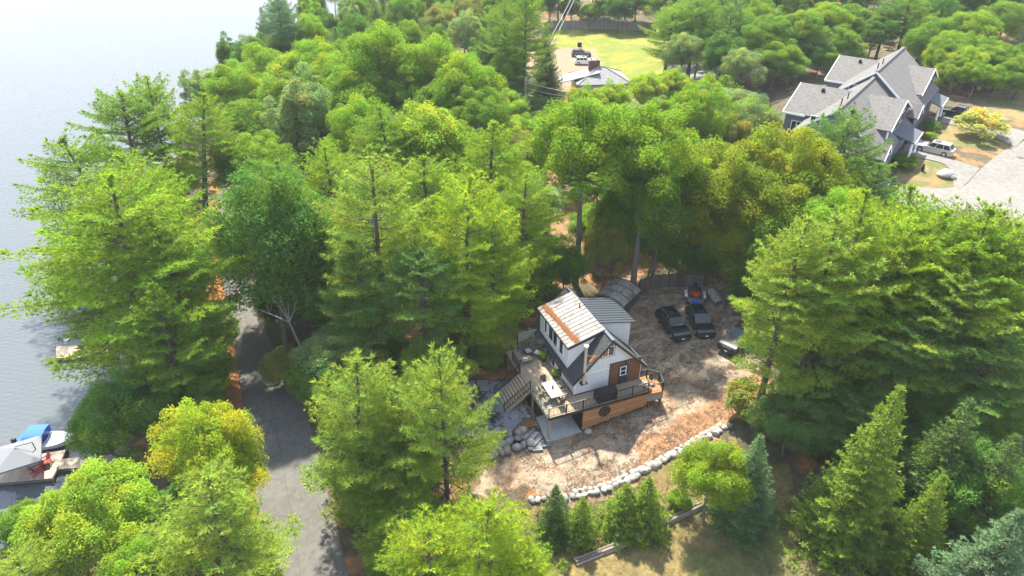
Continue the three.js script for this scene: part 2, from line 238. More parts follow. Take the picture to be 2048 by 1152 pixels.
ribbon('driveway', [[2060, 268, 2030, 296], [1960, 238, 1950, 262], [1890, 222, 1880, 245]], paleAsphalt, 0.1);
ribbon('driveway', [[1935, 372, 1930, 420], [1880, 378, 1850, 430], [1800, 372, 1790, 410]], paleAsphalt, 0.1);
ribbon('far_road', [[1330, 128, 1330, 150], [1400, 130, 1400, 160], [1480, 128, 1480, 165], [1560, 130, 1560, 150]], paleAsphalt, 0.1, 1);
ribbon('road_seam', [[610, 1250], [594, 1100], [571, 960], [540, 800], [507, 690], [481, 600]].map(([x, y]) => [x - 0.5, y, x + 0.5, y]), S(lin(0.06, 0.058, 0.055), 0.9), 0.107, 0.8, 1);

// ---------------------------------------------------------------- the cottage: local x = along its front, y = height, z = -depth
const HO = V(5.448, 0, -48.176), HA = rad(21.3), D = 2.7;
const HM = new THREE.Matrix4().makeRotationY(HA).setPosition(HO.x, 0, HO.z);
const hw = (u, y, v) => V(u, y, -v).applyMatrix4(HM); // cottage frame to world
const HB = (u0, u1, y0, y1, v0, v1) => B(u0, u1, y0, y1, -v1, -v0);
const q4 = (...a) => a.map(([u, y, v]) => V(u, y + D, -v));
const cottage = thing('cottage', 'white cottage with dark gabled roof, weathered metal dormer roof and brown door panel', 'house', HO, HA);
{
  const C = cottage, rU = 3.3, rH = 5.4, sl = 1.02, Wd = 6.6, Ln = 8.7;
  const top = u => rH - Math.abs(u - rU) * sl - 0.14;
  for (const v of [0, Ln - 0.2]) mk('gable_wall', prismXY([[0, 2.42], [Wd, 2.42], [Wd, D + top(Wd)], [rU, D + top(rU)], [0, D + top(0)]], -v - 0.2, -v), M.white, C);
  mk('side_wall', HB(0, 0.2, 2.42, D + top(0) - 0.02, 0.2, Ln - 0.2), M.white, C);
  mk('side_wall', HB(Wd - 0.2, Wd, 1.0, D + top(Wd) - 0.02, 0.2, Ln - 0.2), M.white, C);
  mk('foundation', HB(0.05, Wd - 0.05, -0.3, 2.42, 0.05, Ln), M.foundation, C);
  mk('corner_trim', [HB(-0.02, 0.1, D, D + 1.75, -0.022, 0.1)], M.trim, C);
  mk('corner_trim', [HB(Wd - 0.1, Wd + 0.02, D, D + 1.75, -0.022, 0.1)], M.trim, C);
  mk('belt_trim', HB(0.1, 3.4, D + 2.05, D + 2.15, -0.035, -0.001), M.trim, C);
  mk('base_trim', [HB(0, Wd, D, D + 0.09, -0.045, -0.001), HB(-0.045, -0.001, D, D + 0.09, 0, Ln)], M.black, C);
  // main roof: two dark shingle slopes with fascia
  const e0 = -0.38, e1 = Wd + 0.38, h0 = rH - (rU - e0) * sl, vF = -0.42, vB = Ln + 0.35;
  mk('roof', slab(q4([e0, h0, vF], [rU, rH, vF], [rU, rH, vB], [e0, h0, vB]), 0.14), M.shingle, C);
  mk('roof', slab(q4([rU, rH, vF], [e1, h0, vF], [e1, h0, vB], [rU, rH, vB]), 0.14), M.shingle, C);
  mk('ridge_cap', beam(V(rU, D + rH + 0.02, -vF), V(rU, D + rH + 0.02, -vB), 0.3, 0.05), M.darkMetal, C);
  for (const s of [-1, 1]) mk('fascia', beam(V(s < 0 ? e0 : e1, D + h0 - 0.12, -vF + 0.025), V(rU, D + rH - 0.12, -vF + 0.025), 0.04, 0.2), M.black, C);
  mk('gutter', bar(V(e0 - 0.05, D + h0 - 0.06, -vF), V(e0 - 0.05, D + h0 - 0.06, -vB), 0.06), M.black, C);
  mk('gutter', bar(V(e1 + 0.05, D + h0 - 0.06, -vF), V(e1 + 0.05, D + h0 - 0.06, -vB), 0.06), M.black, C);
  // lake-side dormer with a weathered ribbed metal roof
  const v0 = 1.45, v1 = 7.6, dE = 4.5, rt = u => mix(dE, rH + 0.1, (u + 0.22) / (rU + 0.22));
  const cheek = [[0.001, top(0.001)], [rU, rt(rU) - 0.1], [0.001, rt(0) - 0.1]].map(([a, b]) => [a, D + b]);
  mk('dormer_cheek', prismXY(cheek, -v0 - 0.15, -v0), M.white, C); mk('dormer_cheek', prismXY(cheek, -v1, -v1 + 0.15), M.white, C);
  mk('dormer_wall', HB(-0.03, 0.16, D + top(0) - 0.05, D + rt(0) - 0.1, v0 - 0.01, v1 + 0.01), M.white, C);
  const rp = R(5), NP = 13, pv = (7.85 - 1.12) / NP;
  for (let i = 0; i < NP; i++) {
    const a = 1.12 + i * pv, b = a + pv - 0.008, lift = rp() * 0.01;
    mk('roof_panel', [slab(q4([-0.22, dE + lift, a], [rU - 0.02, rH + 0.12 + lift, a], [rU - 0.02, rH + 0.12 + lift, b], [-0.22, dE + lift, b]), 0.05)], M.roofPanel[Math.floor(rp() * 3)], C);
    mk('roof_rib', [...[0.02].map(o => slab(q4([-0.22, dE + 0.045 + lift, a + o], [rU - 0.02, rH + 0.165 + lift, a + o], [rU - 0.02, rH + 0.165 + lift, a + o + 0.05], [-0.22, dE + 0.045 + lift, a + o + 0.05]), 0.044))], M.roofRib, C);
  }
  mk('dormer_fascia', [slab(q4([-0.25, dE - 0.04, 1.08], [rU, rH + 0.06, 1.08], [rU, rH + 0.06, 1.12], [-0.25, dE - 0.04, 1.12]), 0.2), HB(-0.26, -0.222, D + dE - 0.22, D + dE - 0.04, 1.08, 7.87)], M.black, C);
  { // drift of rust-coloured pine needles lying along the panels
    const r = R(11), pos = [];
    for (let i = 0; i < 5200; i++) {
      const v = 1.2 + r() * 6.5, wd = 0.12 + 0.22 * fbm(v * 1.6, 3.3, 3), off = (r() + r() - 1) * wd * (r() < 0.07 ? 2.5 : 1), u = 0.72 - (v - 1.2) * 0.055 + off, y = rt(u) + 0.035 + r() * 0.05, t = r() * 6.3, l = 0.05 + r() * 0.07, w = 0.012 + r() * 0.012;
      const dx = Math.cos(t) * l, dz = Math.sin(t) * l, sx = -Math.sin(t) * w, sz = Math.cos(t) * w;
      pos.push(u - dx - sx, y, v - dz - sz, u - dx + sx, y, v - dz + sz, u + dx, y + 0.02 * r(), v + dz);
    }
    for (let i = 0; i < pos.length; i += 3) { pos[i + 1] += D; pos[i + 2] *= -1; }
    const g = new THREE.BufferGeometry(); g.setAttribute('position', new THREE.Float32BufferAttribute(pos, 3)); g.computeVertexNormals();
    const l = mk('pine_needles', g, S(lin(0.22, 0.085, 0.03), 1), C); l.userData.kind = 'stuff';
  }
  // driveway-side dormer, dark standing seam roof
  const w0 = 2.45, w1 = 6.4, wE = 4.72, rw = u => mix(rH + 0.1, wE, (u - rU) / (6.98 - rU));
  const ck = [[Wd - 0.001, top(Wd)], [Wd - 0.001, rw(Wd) - 0.09], [rU, rw(rU) - 0.09]].map(([a, b]) => [a, D + b]);
  mk('dormer_cheek', prismXY(ck, -w0 - 0.15, -w0), M.white, C); mk('dormer_cheek', prismXY(ck, -w1, -w1 + 0.15), M.white, C);
  mk('dormer_wall', HB(Wd - 0.16, Wd + 0.03, D + top(Wd) - 0.05, D + rw(Wd) - 0.08, w0 - 0.01, w1 + 0.01), M.white, C);
  for (let i = 0; i < 11; i++) { const a = 2.2 + i * 0.4, b = a + 0.392; mk('roof_panel', [slab(q4([rU + 0.02, rH + 0.12, a], [7, wE, a], [7, wE, b], [rU + 0.02, rH + 0.12, b]), 0.06), slab(q4([rU + 0.02, rH + 0.165, a], [7, wE + 0.045, a], [7, wE + 0.045, a + 0.035], [rU + 0.02, rH + 0.165, a + 0.035]), 0.05)], M.darkMetal, C); }
  mk('vent_pipe', bar(V(2.85, D + 5.2, -5.3), V(2.85, D + 5.85, -5.3), 0.06, 8), M.black, C);
  // brown boarded entrance panel, door, gable window
  mk('entry_panel', HB(3.45, 6.56, D + 0.02, D + 2.5, -0.05, -0.002), M.brown, C);
  mk('entry_trim', [HB(3.4, 3.46, D, D + 2.56, -0.07, -0.003), HB(3.46, 6.5, D + 2.5, D + 2.56, -0.07, -0.003)], M.black, C);
  const dr = mk('door', HB(4.34, 5.24, D + 0.05, D + 2.12, -0.1, -0.052), M.navy, C);
  mk('door_window_frame', [HB(4.44, 4.52, D + 0.98, D + 1.98, -0.125, -0.101), HB(5.0, 5.08, D + 0.98, D + 1.98, -0.125, -0.101), HB(4.52, 5.0, D + 0.98, D + 1.06, -0.125, -0.101), HB(4.52, 5.0, D + 1.44, D + 1.5, -0.125, -0.101), HB(4.52, 5.0, D + 1.9, D + 1.98, -0.125, -0.101)], M.trim, dr);
  mk('pane', HB(4.52, 5.0, D + 1.06, D + 1.9, -0.112, -0.102), M.glass, dr);
  mk('handle', new THREE.SphereGeometry(0.04, 10, 8).translate(5.15, D + 1.0, 0.15), M.steel, dr);
  mk('wall_lamp', [HB(4.9, 5.02, D + 2.25, D + 2.42, -0.16, -0.052)], M.black, C);
  const frame = (p, mt, n, a, b, c, d, z0, z1, mull = []) => { // window in the front wall
    const f = mk(n, [HB(a, a + 0.07, c, d, z0, z1), HB(b - 0.07, b, c, d, z0, z1), HB(a + 0.07, b - 0.07, c, c + 0.07, z0, z1), HB(a + 0.07, b - 0.07, d - 0.07, d, z0, z1), ...mull.map(m => HB(m - 0.035, m + 0.035, c + 0.07, d - 0.07, z0, z1))], mt, p);
    return f;
  };
  const gw = frame(C, M.trim, 'window', 2.5, 3.7, D + 3.5, D + 4.55, -0.075, -0.002, [3.1]);
  mk('pane', HB(2.57, 3.065, D + 3.57, D + 4.48, -0.04, -0.003), S(lin(0.3, 0.15, 0.07), 0.2), gw); mk('pane', HB(3.135, 3.63, D + 3.57, D + 4.48, -0.04, -0.003), M.glass, gw);
  frame(gw, M.black, 'trim', 2.43, 3.77, D + 3.43, D + 4.62, -0.06, -0.0025);
  const sideWin = (n, a, b, c, d, face, mull = []) => { // window in a lake-side wall plane u = face
    const f = mk(n, [HB(face - 0.07, face - 0.002, c, d, a, a + 0.07), HB(face - 0.07, face - 0.002, c, d, b - 0.07, b), HB(face - 0.07, face - 0.002, c, c + 0.07, a + 0.07, b - 0.07), HB(face - 0.07, face - 0.002, d - 0.07, d, a + 0.07, b - 0.07), ...mull.map(m => HB(face - 0.07, face - 0.002, c + 0.07, d - 0.07, m - 0.035, m + 0.035))], M.trim, C);
    const e = [a, ...mull, b]; for (let i = 0; i + 1 < e.length; i++) mk('pane', HB(face - 0.03, face - 0.003, c + 0.07, d - 0.07, e[i] + 0.04, e[i + 1] - 0.04), M.glass, f);
  };
  sideWin('sliding_door', 3.95, 6.0, D + 0.05, D + 1.95, 0, [4.65, 5.3]); sideWin('patio_door', 2.4, 3.3, D + 0.05, D + 1.95, 0);
  sideWin('window', 5.9, 6.5, D + 2.6, D + 4.1, -0.03); sideWin('window', 3.6, 5.55, D + 2.6, D + 4.1, -0.03, [4.55]); sideWin('window', 2.35, 3.2, D + 2.6, D + 4.1, -0.03);
  // stove pipe with brace
  const cp = mk('chimney_pipe', [bar(V(0.75, D + 1.55, 0.35), V(0.75, D + 5.4, 0.35), 0.13, 16), bar(V(0.75, D + 1.42, 0.35), V(0.75, D + 1.55, 0.35), 0.17, 16), bar(V(0.75, D + 1.72, 0.35), V(0.75, D + 1.72, 0), 0.11, 12)], M.steel, C);
  mk('cap', [bar(V(0.75, D + 5.4, 0.35), V(0.75, D + 5.5, 0.35), 0.2, 16), bar(V(0.75, D + 5.36, 0.35), V(0.75, D + 5.4, 0.35), 0.16, 16)], M.steel, cp);
  mk('bracket', [beam(V(0.5, D + 1.5, 0.02), V(0.75, D + 1.45, 0.35), 0.04, 0.04), beam(V(1.0, D + 1.5, 0.02), V(0.75, D + 1.45, 0.35), 0.04, 0.04), HB(0.45, 1.05, D + 1.3, D + 1.42, -0.45, -0.08)], M.black, cp);
  mk('brace', [bar(V(0.8, D + 4.45, 0.32), V(1.75, D + rH - 1.55 * sl + 0.06, 0.1), 0.02), bar(V(0.8, D + 4.4, 0.32), V(1.5, D + rH - 1.8 * sl + 0.08, -0.7), 0.02)], M.steel, cp);
  mk('flashing', [slab(q4([1.3, rH - 2 * sl + 0.05, -0.25], [1.85, rH - 1.45 * sl + 0.05, -0.25], [1.85, rH - 1.45 * sl + 0.05, 0.1], [1.3, rH - 2 * sl + 0.05, 0.1]), 0.04), slab(q4([1.35, rH - 1.95 * sl + 0.05, 0.35], [1.5, rH - 1.8 * sl + 0.05, 0.3], [1.5, rH - 1.8 * sl + 0.05, 0.95], [1.35, rH - 1.95 * sl + 0.05, 0.9]), 0.04)], M.rust, C);
  mk('wall_lamp', HB(-0.13, 0.03, D + 1.35, D + 1.6, -0.13, -0.03), M.black, C);
  // lower level door under the deck
  mk('cellar_door', HB(-0.02, 0.045, 0.12, 2.15, 1.0, 2.0), M.black, C); mk('garage_opening', HB(0.3, 0.9, 0.1, 2.2, -0.02, 0.045), M.black, C);
}
// ---------------------------------------------------------------- deck with stairs, skirt, railing
const deck = thing('deck', 'raised timber deck wrapping the white cottage, cedar skirt and black railing', 'deck', HO, HA);
{
  const r = R(21), rm = a => a[Math.floor(r() * a.length)];
  for (let i = 0; i < 22; i++) { const u = -3.25 + i * 0.1475; mk('deck_board', HB(u, u + 0.14, D - 0.035, D - 0.002 * (i % 2), -1.89, 8.2), rm(M.deck), deck); }
  for (let i = 0; i < 13; i++) { const v = -1.89 + i * 0.145; mk('deck_board', HB(0.002, 6.5, D - 0.035, D - 0.002 * (i % 2), v, Math.min(v + 0.138, -0.05)), rm(M.deck), deck); }
  mk('rim_joist', [HB(-3.28, 6.5, D - 0.3, D - 0.037, -1.93, -1.87)], M.black, deck); mk('rim_joist', [HB(-3.3, -3.24, D - 0.3, D - 0.037, -1.86, 8.2)], M.greyWood, deck);
  for (let i = 0; i < 8; i++) mk('joist', HB(-3.2, -0.02, D - 0.25, D - 0.04, -1.2 + i * 1.3, -1.15 + i * 1.3), M.lumber, deck);
  for (const [u, v] of [[-3.12, -1.75], [-3.12, 1.9], [-3.12, 5.2], [-3.12, 8]]) mk('post', HB(u - 0.08, u + 0.08, -0.3, D - 0.26, v - 0.08, v + 0.08), M.lumber, deck);
  // cedar skirt in two runs of horizontal boards, the bottom following the slope
  const bot = u => mix(0.3, 1.1, u / 6.5);
  for (const [a, b] of [[0.02, 4.26], [4.3, 6.46]]) for (let k = 0; k < 15; k++) { const y1 = D - 0.3 - k * 0.142, y0 = y1 - 0.127, lo = bot((a + b) / 2); if (y1 < bot(a) + 0.02) continue; const x1 = y0 >= bot(b) ? b : Math.max(a + 0.4, Math.min(b, (Math.max(y0, bot(a)) - 0.3) / 0.8 * 6.5 + 0.5)); mk('skirt_board', HB(a, x1, Math.max(y0, bot(a)), y1, -1.9 - 0.004 * (k % 2), -1.86), rm(M.skirt), deck); }
  mk('skirt_trim', [HB(4.255, 4.305, 0.75, D - 0.3, -1.925, -1.85)], M.skirt[1], deck); mk('skirt_trim', HB(-0.04, 0.018, 0.05, D - 0.3, -1.92, -1.85), M.black, deck); mk('skirt_end', HB(-0.02, 0.015, 0.05, D - 0.3, -1.84, -0.02), M.blackMatt, deck);
  // round metal medallion
  const md = mk('medallion', new THREE.CylinderGeometry(0.56, 0.56, 0.03, 40).rotateX(Math.PI / 2).translate(2.12, 1.78, 1.935), S(lin(0.055, 0.035, 0.022), 0.6, { metalness: 0.3 }), deck);
  mk('ring', new THREE.TorusGeometry(0.55, 0.03, 8, 40).translate(2.12, 1.78, 1.95), M.blackMatt, md);
  mk('tree_relief', [beam(V(2.12, 1.32, 1.955), V(2.12, 1.8, 1.955), 0.02, 0.05, V(1, 0, 0)), ...[-0.34, -0.2, -0.07, 0.07, 0.2, 0.34].map((d, i) => beam(V(2.12, 1.62 + 0.03 * (i % 3), 1.955), V(2.12 + d, 2.1 - Math.abs(d) * 0.5, 1.955), 0.02, 0.03, V(0, 0, 1)))], M.blackMatt, md);
  // railing
  const balus = new THREE.BoxGeometry(0.028, 0.86, 0.028), run = (u0, v0, u1, v1, y0, n) => {
    const p = (t, y) => V(mix(u0, u1, t), y, -mix(v0, v1, t)), L = Math.hypot(u1 - u0, v1 - v0);
    const g = new THREE.Group(); g.name = 'railing'; deck.add(g);
    mk('top_rail', beam(p(0, y0 + 0.98), p(1, y0 + 0.98), 0.07, 0.05), M.black, g); mk('bottom_rail', beam(p(0, y0 + 0.1), p(1, y0 + 0.1), 0.04, 0.04), M.black, g);
    for (let i = 0; i <= n; i++) { const q = p(i / n, 0); mk('post', B(q.x - 0.04, q.x + 0.04, y0 - 0.05, y0 + 1.04, q.z - 0.04, q.z + 0.04), M.black, g); }
    const m = Math.floor(L / 0.13); for (let i = 1; i < m; i++) { const q = p(i / m, y0 + 0.54), b = put('baluster', boxUV(prepped(balus)), M.black, g); b.position.copy(q); b.rotation.y = -Math.atan2(-(v1 - v0), u1 - u0); }
  };
  run(-3.21, -1.86, 6.46, -1.86, D, 6);
  run(6.46, -1.86, 7.9, -1.95, D - 0.35, 1); run(7.9, -1.95, 8.3, -0.75, D - 0.35, 1); run(6.62, 0.1, 7.5, 0.2, D - 0.35, 1); run(7.55, 0.2, 8.3, -0.6, D - 0.35, 1);
  run(-3.21, 4.75, -3.21, 6.6, D, 1);
  // frameless glass along the lake side
  for (let i = 0; i < 3; i++) { const a = -1.8 + i * 1.27, g = mk('glass_panel', HB(-3.228, -3.216, D + 0.06, D + 1, a + 0.04, a + 1.22), M.pane, deck); for (const o of [0.25, 1.0]) mk('clamp', HB(-3.25, -3.195, D - 0.01, D + 0.14, a + o - 0.04, a + o + 0.04), M.black, g); }
  // angled landing at the driveway end, with two steps
  const LP = [[6.5, -1.93], [7.95, -2.02], [8.38, -0.7], [7.55, 0.3], [6.62, 0.2]];
  for (let i = 0; i < 13; i++) { const v0 = -1.95 + i * 0.17, v1 = v0 + 0.16, ur = v => v < -0.7 ? mix(7.95, 8.38, clamp((v + 2.02) / 1.32)) : mix(8.38, 7.55, (v + 0.7) / 1); mk('landing_board', slab([V(6.5, D - 0.35, -v0), V(ur(v0), D - 0.35, -v0), V(ur(v1), D - 0.35, -v1), V(6.5, D - 0.35, -v1)], 0.035), M.skirt[2], deck); }
  for (let i = 0; i < 4; i++) for (const [a, b] of [[LP[0], LP[1]], [LP[1], LP[2]]]) mk('landing_skirt', beam(V(a[0], D - 0.5 - i * 0.2, -a[1] - 0.02), V(b[0], D - 0.5 - i * 0.2, -b[1]), 0.04, 0.19), i ? M.greyWood : M.skirt[1], deck);
  for (const [u, v] of [[6.7, -1.8], [7.85, -1.85], [8.2, -0.75]]) mk('post', HB(u - 0.08, u + 0.08, 0.6, D - 0.4, v - 0.08, v + 0.08), M.oldWood, deck);
  for (let i = 0; i < 3; i++) mk('step', HB(6.75 + 0.1 * i, 8.2 - 0.1 * i, D - 0.6 - i * 0.28, D - 0.54 - i * 0.28, 0.3 + i * 0.3, 0.62 + i * 0.3), M.lumber, deck);
  // stairs down to the patio
  const st = new THREE.Group(); st.name = 'staircase'; deck.add(st);
  const N = 10, dy = 1.85 / N, dx = 0.25;
  for (let i = 0; i < N; i++) { const u = -3.3 - i * dx, y = D - (i + 1) * dy; mk('tread', HB(u - dx - 0.02, u - 0.02, y - 0.045, y, 2.15, 4.65), rm(M.deck), st); }
  for (const v of [2.12, 3.4, 4.68]) mk('stringer', beam(V(-3.28, D - 0.2, -v), V(-3.3 - N * dx, D - 0.28 - N * dy, -v), 0.05, 0.28), M.lumber, st);
  for (const v of [2.14, 4.66]) {
    const a = V(-3.25, D, -v), b = V(-3.25 - N * dx, D - N * dy, -v);
    mk('top_rail', beam(a.clone().add(V(0, 0.95, 0)), b.clone().add(V(0, 0.95, 0)), 0.06, 0.05), M.black, st); mk('bottom_rail', beam(a.clone().add(V(0, 0.15, 0)), b.clone().add(V(0, 0.15, 0)), 0.04, 0.04), M.black, st);
    for (const t of [0, 1]) { const q = a.clone().lerp(b, t); mk('post', B(q.x - 0.04, q.x + 0.04, q.y - 0.1, q.y + 1.05, q.z - 0.04, q.z + 0.04), M.black, st); }
    for (let i = 1; i < 16; i++) { const q = a.clone().lerp(b, i / 16), k = put('baluster', boxUV(prepped(balus)), M.black, st); k.position.set(q.x, q.y + 0.54, q.z); k.scale.y = 0.92; }
  }
}
function prepped(g) { return g.userData.p ??= prep(g); }
{ // privacy screen at the back of the deck
  const t = thing('privacy_screen', 'grey horizontal board privacy screen on the deck beside the cottage wall', 'screen', HO, HA);
  for (let i = 0; i < 10; i++) mk('board', HB(-2.1, -0.12, D + 0.12 + i * 0.17, D + 0.28 + i * 0.17, 8.02, 8.06), M.greyWood, t);
  for (const u of [-2.1, -1.1, -0.15]) mk('post', HB(u - 0.05, u + 0.05, D, D + 1.88, 8.065, 8.16), M.black, t);
  mk('cap', HB(-2.16, -0.08, D + 1.83, D + 1.87, 7.98, 8.18), M.greyWood, t);
}
// furniture on the deck
function patioChair(u, v, turn, label, group, mat = M.sling) {
  const t = thing('patio_chair', label, 'chair', hw(u, D, v), HA + turn, group);
  mk('seat', [B(-0.26, 0.26, 0.4, 0.43, -0.26, 0.26)], mat, t);
  mk('backrest', [new THREE.BoxGeometry(0.5, 0.6, 0.025).rotateX(-0.22).translate(0, 0.7, -0.32)], mat, t);
  for (const x of [-0.27, 0.27]) { mk('leg', [bar(V(x, 0, 0.28), V(x, 0.62, 0.22), 0.016)], M.frame, t); mk('leg', [bar(V(x, 0, -0.36), V(x, 0.42, -0.24), 0.016), bar(V(x, 0.42, -0.24), V(x, 1.0, -0.4), 0.016)], M.frame, t); mk('armrest', B(x - 0.025, x + 0.025, 0.62, 0.645, -0.3, 0.26), M.frame, t); }
  return t;
}
M.sling = S(lin(0.2, 0.17, 0.14), 0.9, { map: TFINE }); M.frame = S(lin(0.1, 0.085, 0.07), 0.6); M.tableTop = S(lin(0.34, 0.3, 0.26), 0.7, { map: TN }); M.wicker = S(lin(0.16, 0.14, 0.12), 0.95, { map: TFINE, bumpMap: TFINE, bumpScale: 0.03 });
{
  const t = thing('dining_table', 'long rectangular outdoor dining table with pale mottled top on the deck', 'table', hw(-1.75, D, 0.7), HA);
  for (let i = 0; i < 5; i++) mk('top_slat', B(-0.6 + i * 0.241, -0.6 + i * 0.241 + 0.235, 0.7, 0.735, -1.1, 1.1), M.tableTop, t);
  mk('apron', [B(-0.54, 0.54, 0.6, 0.69, -1.02, -0.98), B(-0.54, 0.54, 0.6, 0.69, 0.98, 1.02), B(-0.54, -0.5, 0.6, 0.69, -0.98, 0.98), B(0.5, 0.54, 0.6, 0.69, -0.98, 0.98)], M.frame, t);
  for (const x of [-0.52, 0.52]) for (const z of [-1, 1]) mk('leg', B(x - 0.04, x + 0.04, 0, 0.6, z - 0.04, z + 0.04), M.frame, t);
  tag(mk('table_centrepiece', [new THREE.CylinderGeometry(0.09, 0.07, 0.14, 10).translate(0, 0.07, 0), new THREE.SphereGeometry(0.09, 8, 6).translate(0.02, 0.2, 0)], S(lin(0.08, 0.09, 0.04), 0.9)), 'small dark planter in the middle of the outdoor dining table', 'planter').position.copy(hw(-1.7, D + 0.735, 0.8));
  const gr = 'chairs round the outdoor dining table', side = 'brown sling patio chair tucked along a long side of the dining table';
  patioChair(-1.9, 2.15, 0, 'brown sling patio chair pulled out at the stair end of the dining table', gr); patioChair(-1.6, -0.75, Math.PI, 'brown sling patio chair at the railing end of the dining table', gr);
  for (const v of [0.1, 1.25]) { patioChair(-2.5, v, Math.PI / 2, side, gr); patioChair(-1.0, v, -Math.PI / 2, side, gr); }
}
{
  const t = thing('barbecue', 'barbecue under a black fitted cover standing against the deck railing', 'barbecue', hw(2.42, D, -1.32), HA);
  const s = new THREE.Shape(); s.moveTo(-0.4, 0.06); s.lineTo(-0.38, 0.85); s.quadraticCurveTo(-0.36, 1.02, -0.2, 1.12); s.quadraticCurveTo(0, 1.2, 0.2, 1.12); s.quadraticCurveTo(0.36, 1.02, 0.38, 0.85); s.lineTo(0.4, 0.06);
  mk('cover', new THREE.ExtrudeGeometry(s, { depth: 1.7, bevelEnabled: true, bevelSize: 0.06, bevelThickness: 0.1, bevelSegments: 3, curveSegments: 10 }).translate(0, 0, -0.85).rotateY(Math.PI / 2), M.blackMatt, t);
  for (const x of [-0.75, 0.75]) mk('wheel', new THREE.CylinderGeometry(0.07, 0.07, 0.05, 12).rotateX(Math.PI / 2).translate(x, 0.07, 0.2), M.tyre, t);
}
function lounge(u, v, turn, label) {
  const t = thing('lounge_chair', label, 'chair', hw(u, D, v), HA + turn, 'lounge chairs on the deck');
  mk('seat', new RoundedBoxGeometry(0.66, 0.2, 0.66, 2, 0.05).translate(0, 0.36, 0), M.wicker, t); mk('backrest', new RoundedBoxGeometry(0.7, 0.75, 0.14, 2, 0.06).rotateX(-0.3).translate(0, 0.72, -0.4), M.wicker, t);
  mk('cushion', new RoundedBoxGeometry(0.58, 0.1, 0.58, 2, 0.04).translate(0, 0.5, 0.02), S(lin(0.42, 0.4, 0.37), 0.95), t);
  for (const x of [-0.36, 0.36]) { mk('armrest', new RoundedBoxGeometry(0.1, 0.12, 0.7, 2, 0.04).translate(x, 0.6, 0), M.wicker, t); for (const z of [-0.3, 0.3]) mk('leg', B(x - 0.03, x + 0.03, 0, 0.54, z - 0.03, z + 0.03), M.frame, t); }
}
lounge(-1.5, 6.95, 0.1, 'wicker lounge chair with pale cushion beside the privacy screen'); lounge(-0.75, 6.35, -0.9, 'wicker lounge chair with pale cushion beside the cottage wall and potted plant');
{
  const t = thing('coffee_table', 'low square outdoor coffee table in front of the wicker lounge chairs', 'table', hw(-2.1, D, 5.95), HA + 0.15);
  mk('top', B(-0.5, 0.5, 0.4, 0.44, -0.38, 0.38), M.tableTop, t); for (const x of [-0.45, 0.45]) for (const z of [-0.33, 0.33]) mk('leg', B(x - 0.03, x + 0.03, 0, 0.4, z - 0.03, z + 0.03), M.frame, t);
  tag(mk('tray', B(-0.2, 0.2, 0, 0.03, -0.14, 0.14), M.trim), 'white tray lying on the low coffee table', 'tray').position.copy(hw(-2.15, D + 0.44, 6));
}
for (const [u, v, l] of [[6.9, -1.2, 'white plastic garden chair on the landing beside the railing'], [6.35, -1.35, 'white plastic garden chair on the deck end against the black railing']]) {
  const t = thing('garden_chair', l, 'chair', hw(u, u > 6.5 ? D - 0.35 : D, v), HA + 2.4, 'white plastic chairs'); mk('seat', new RoundedBoxGeometry(0.46, 0.05, 0.44, 2, 0.02).translate(0, 0.42, 0), M.trim, t); mk('backrest', new RoundedBoxGeometry(0.46, 0.45, 0.04, 2, 0.02).rotateX(-0.2).translate(0, 0.66, -0.25), M.trim, t);
  for (const x of [-0.2, 0.2]) for (const z of [-0.19, 0.19]) mk('leg', bar(V(x * 1.1, 0, z * 1.1), V(x, 0.4, z), 0.02), M.trim, t);
}
{ const t = thing('folding_stool', 'black folding stool on the landing', 'stool', hw(7.5, D - 0.35, -0.7), HA); mk('seat', B(-0.2, 0.2, 0.5, 0.55, -0.2, 0.2), M.black, t); mk('backrest', B(-0.2, 0.2, 0.6, 1.0, -0.22, -0.19), M.black, t); for (const x of [-0.18, 0.18]) for (const z of [-0.18, 0.18]) mk('leg', bar(V(x, 0, z), V(x, 0.5, z), 0.015), M.black, t); }

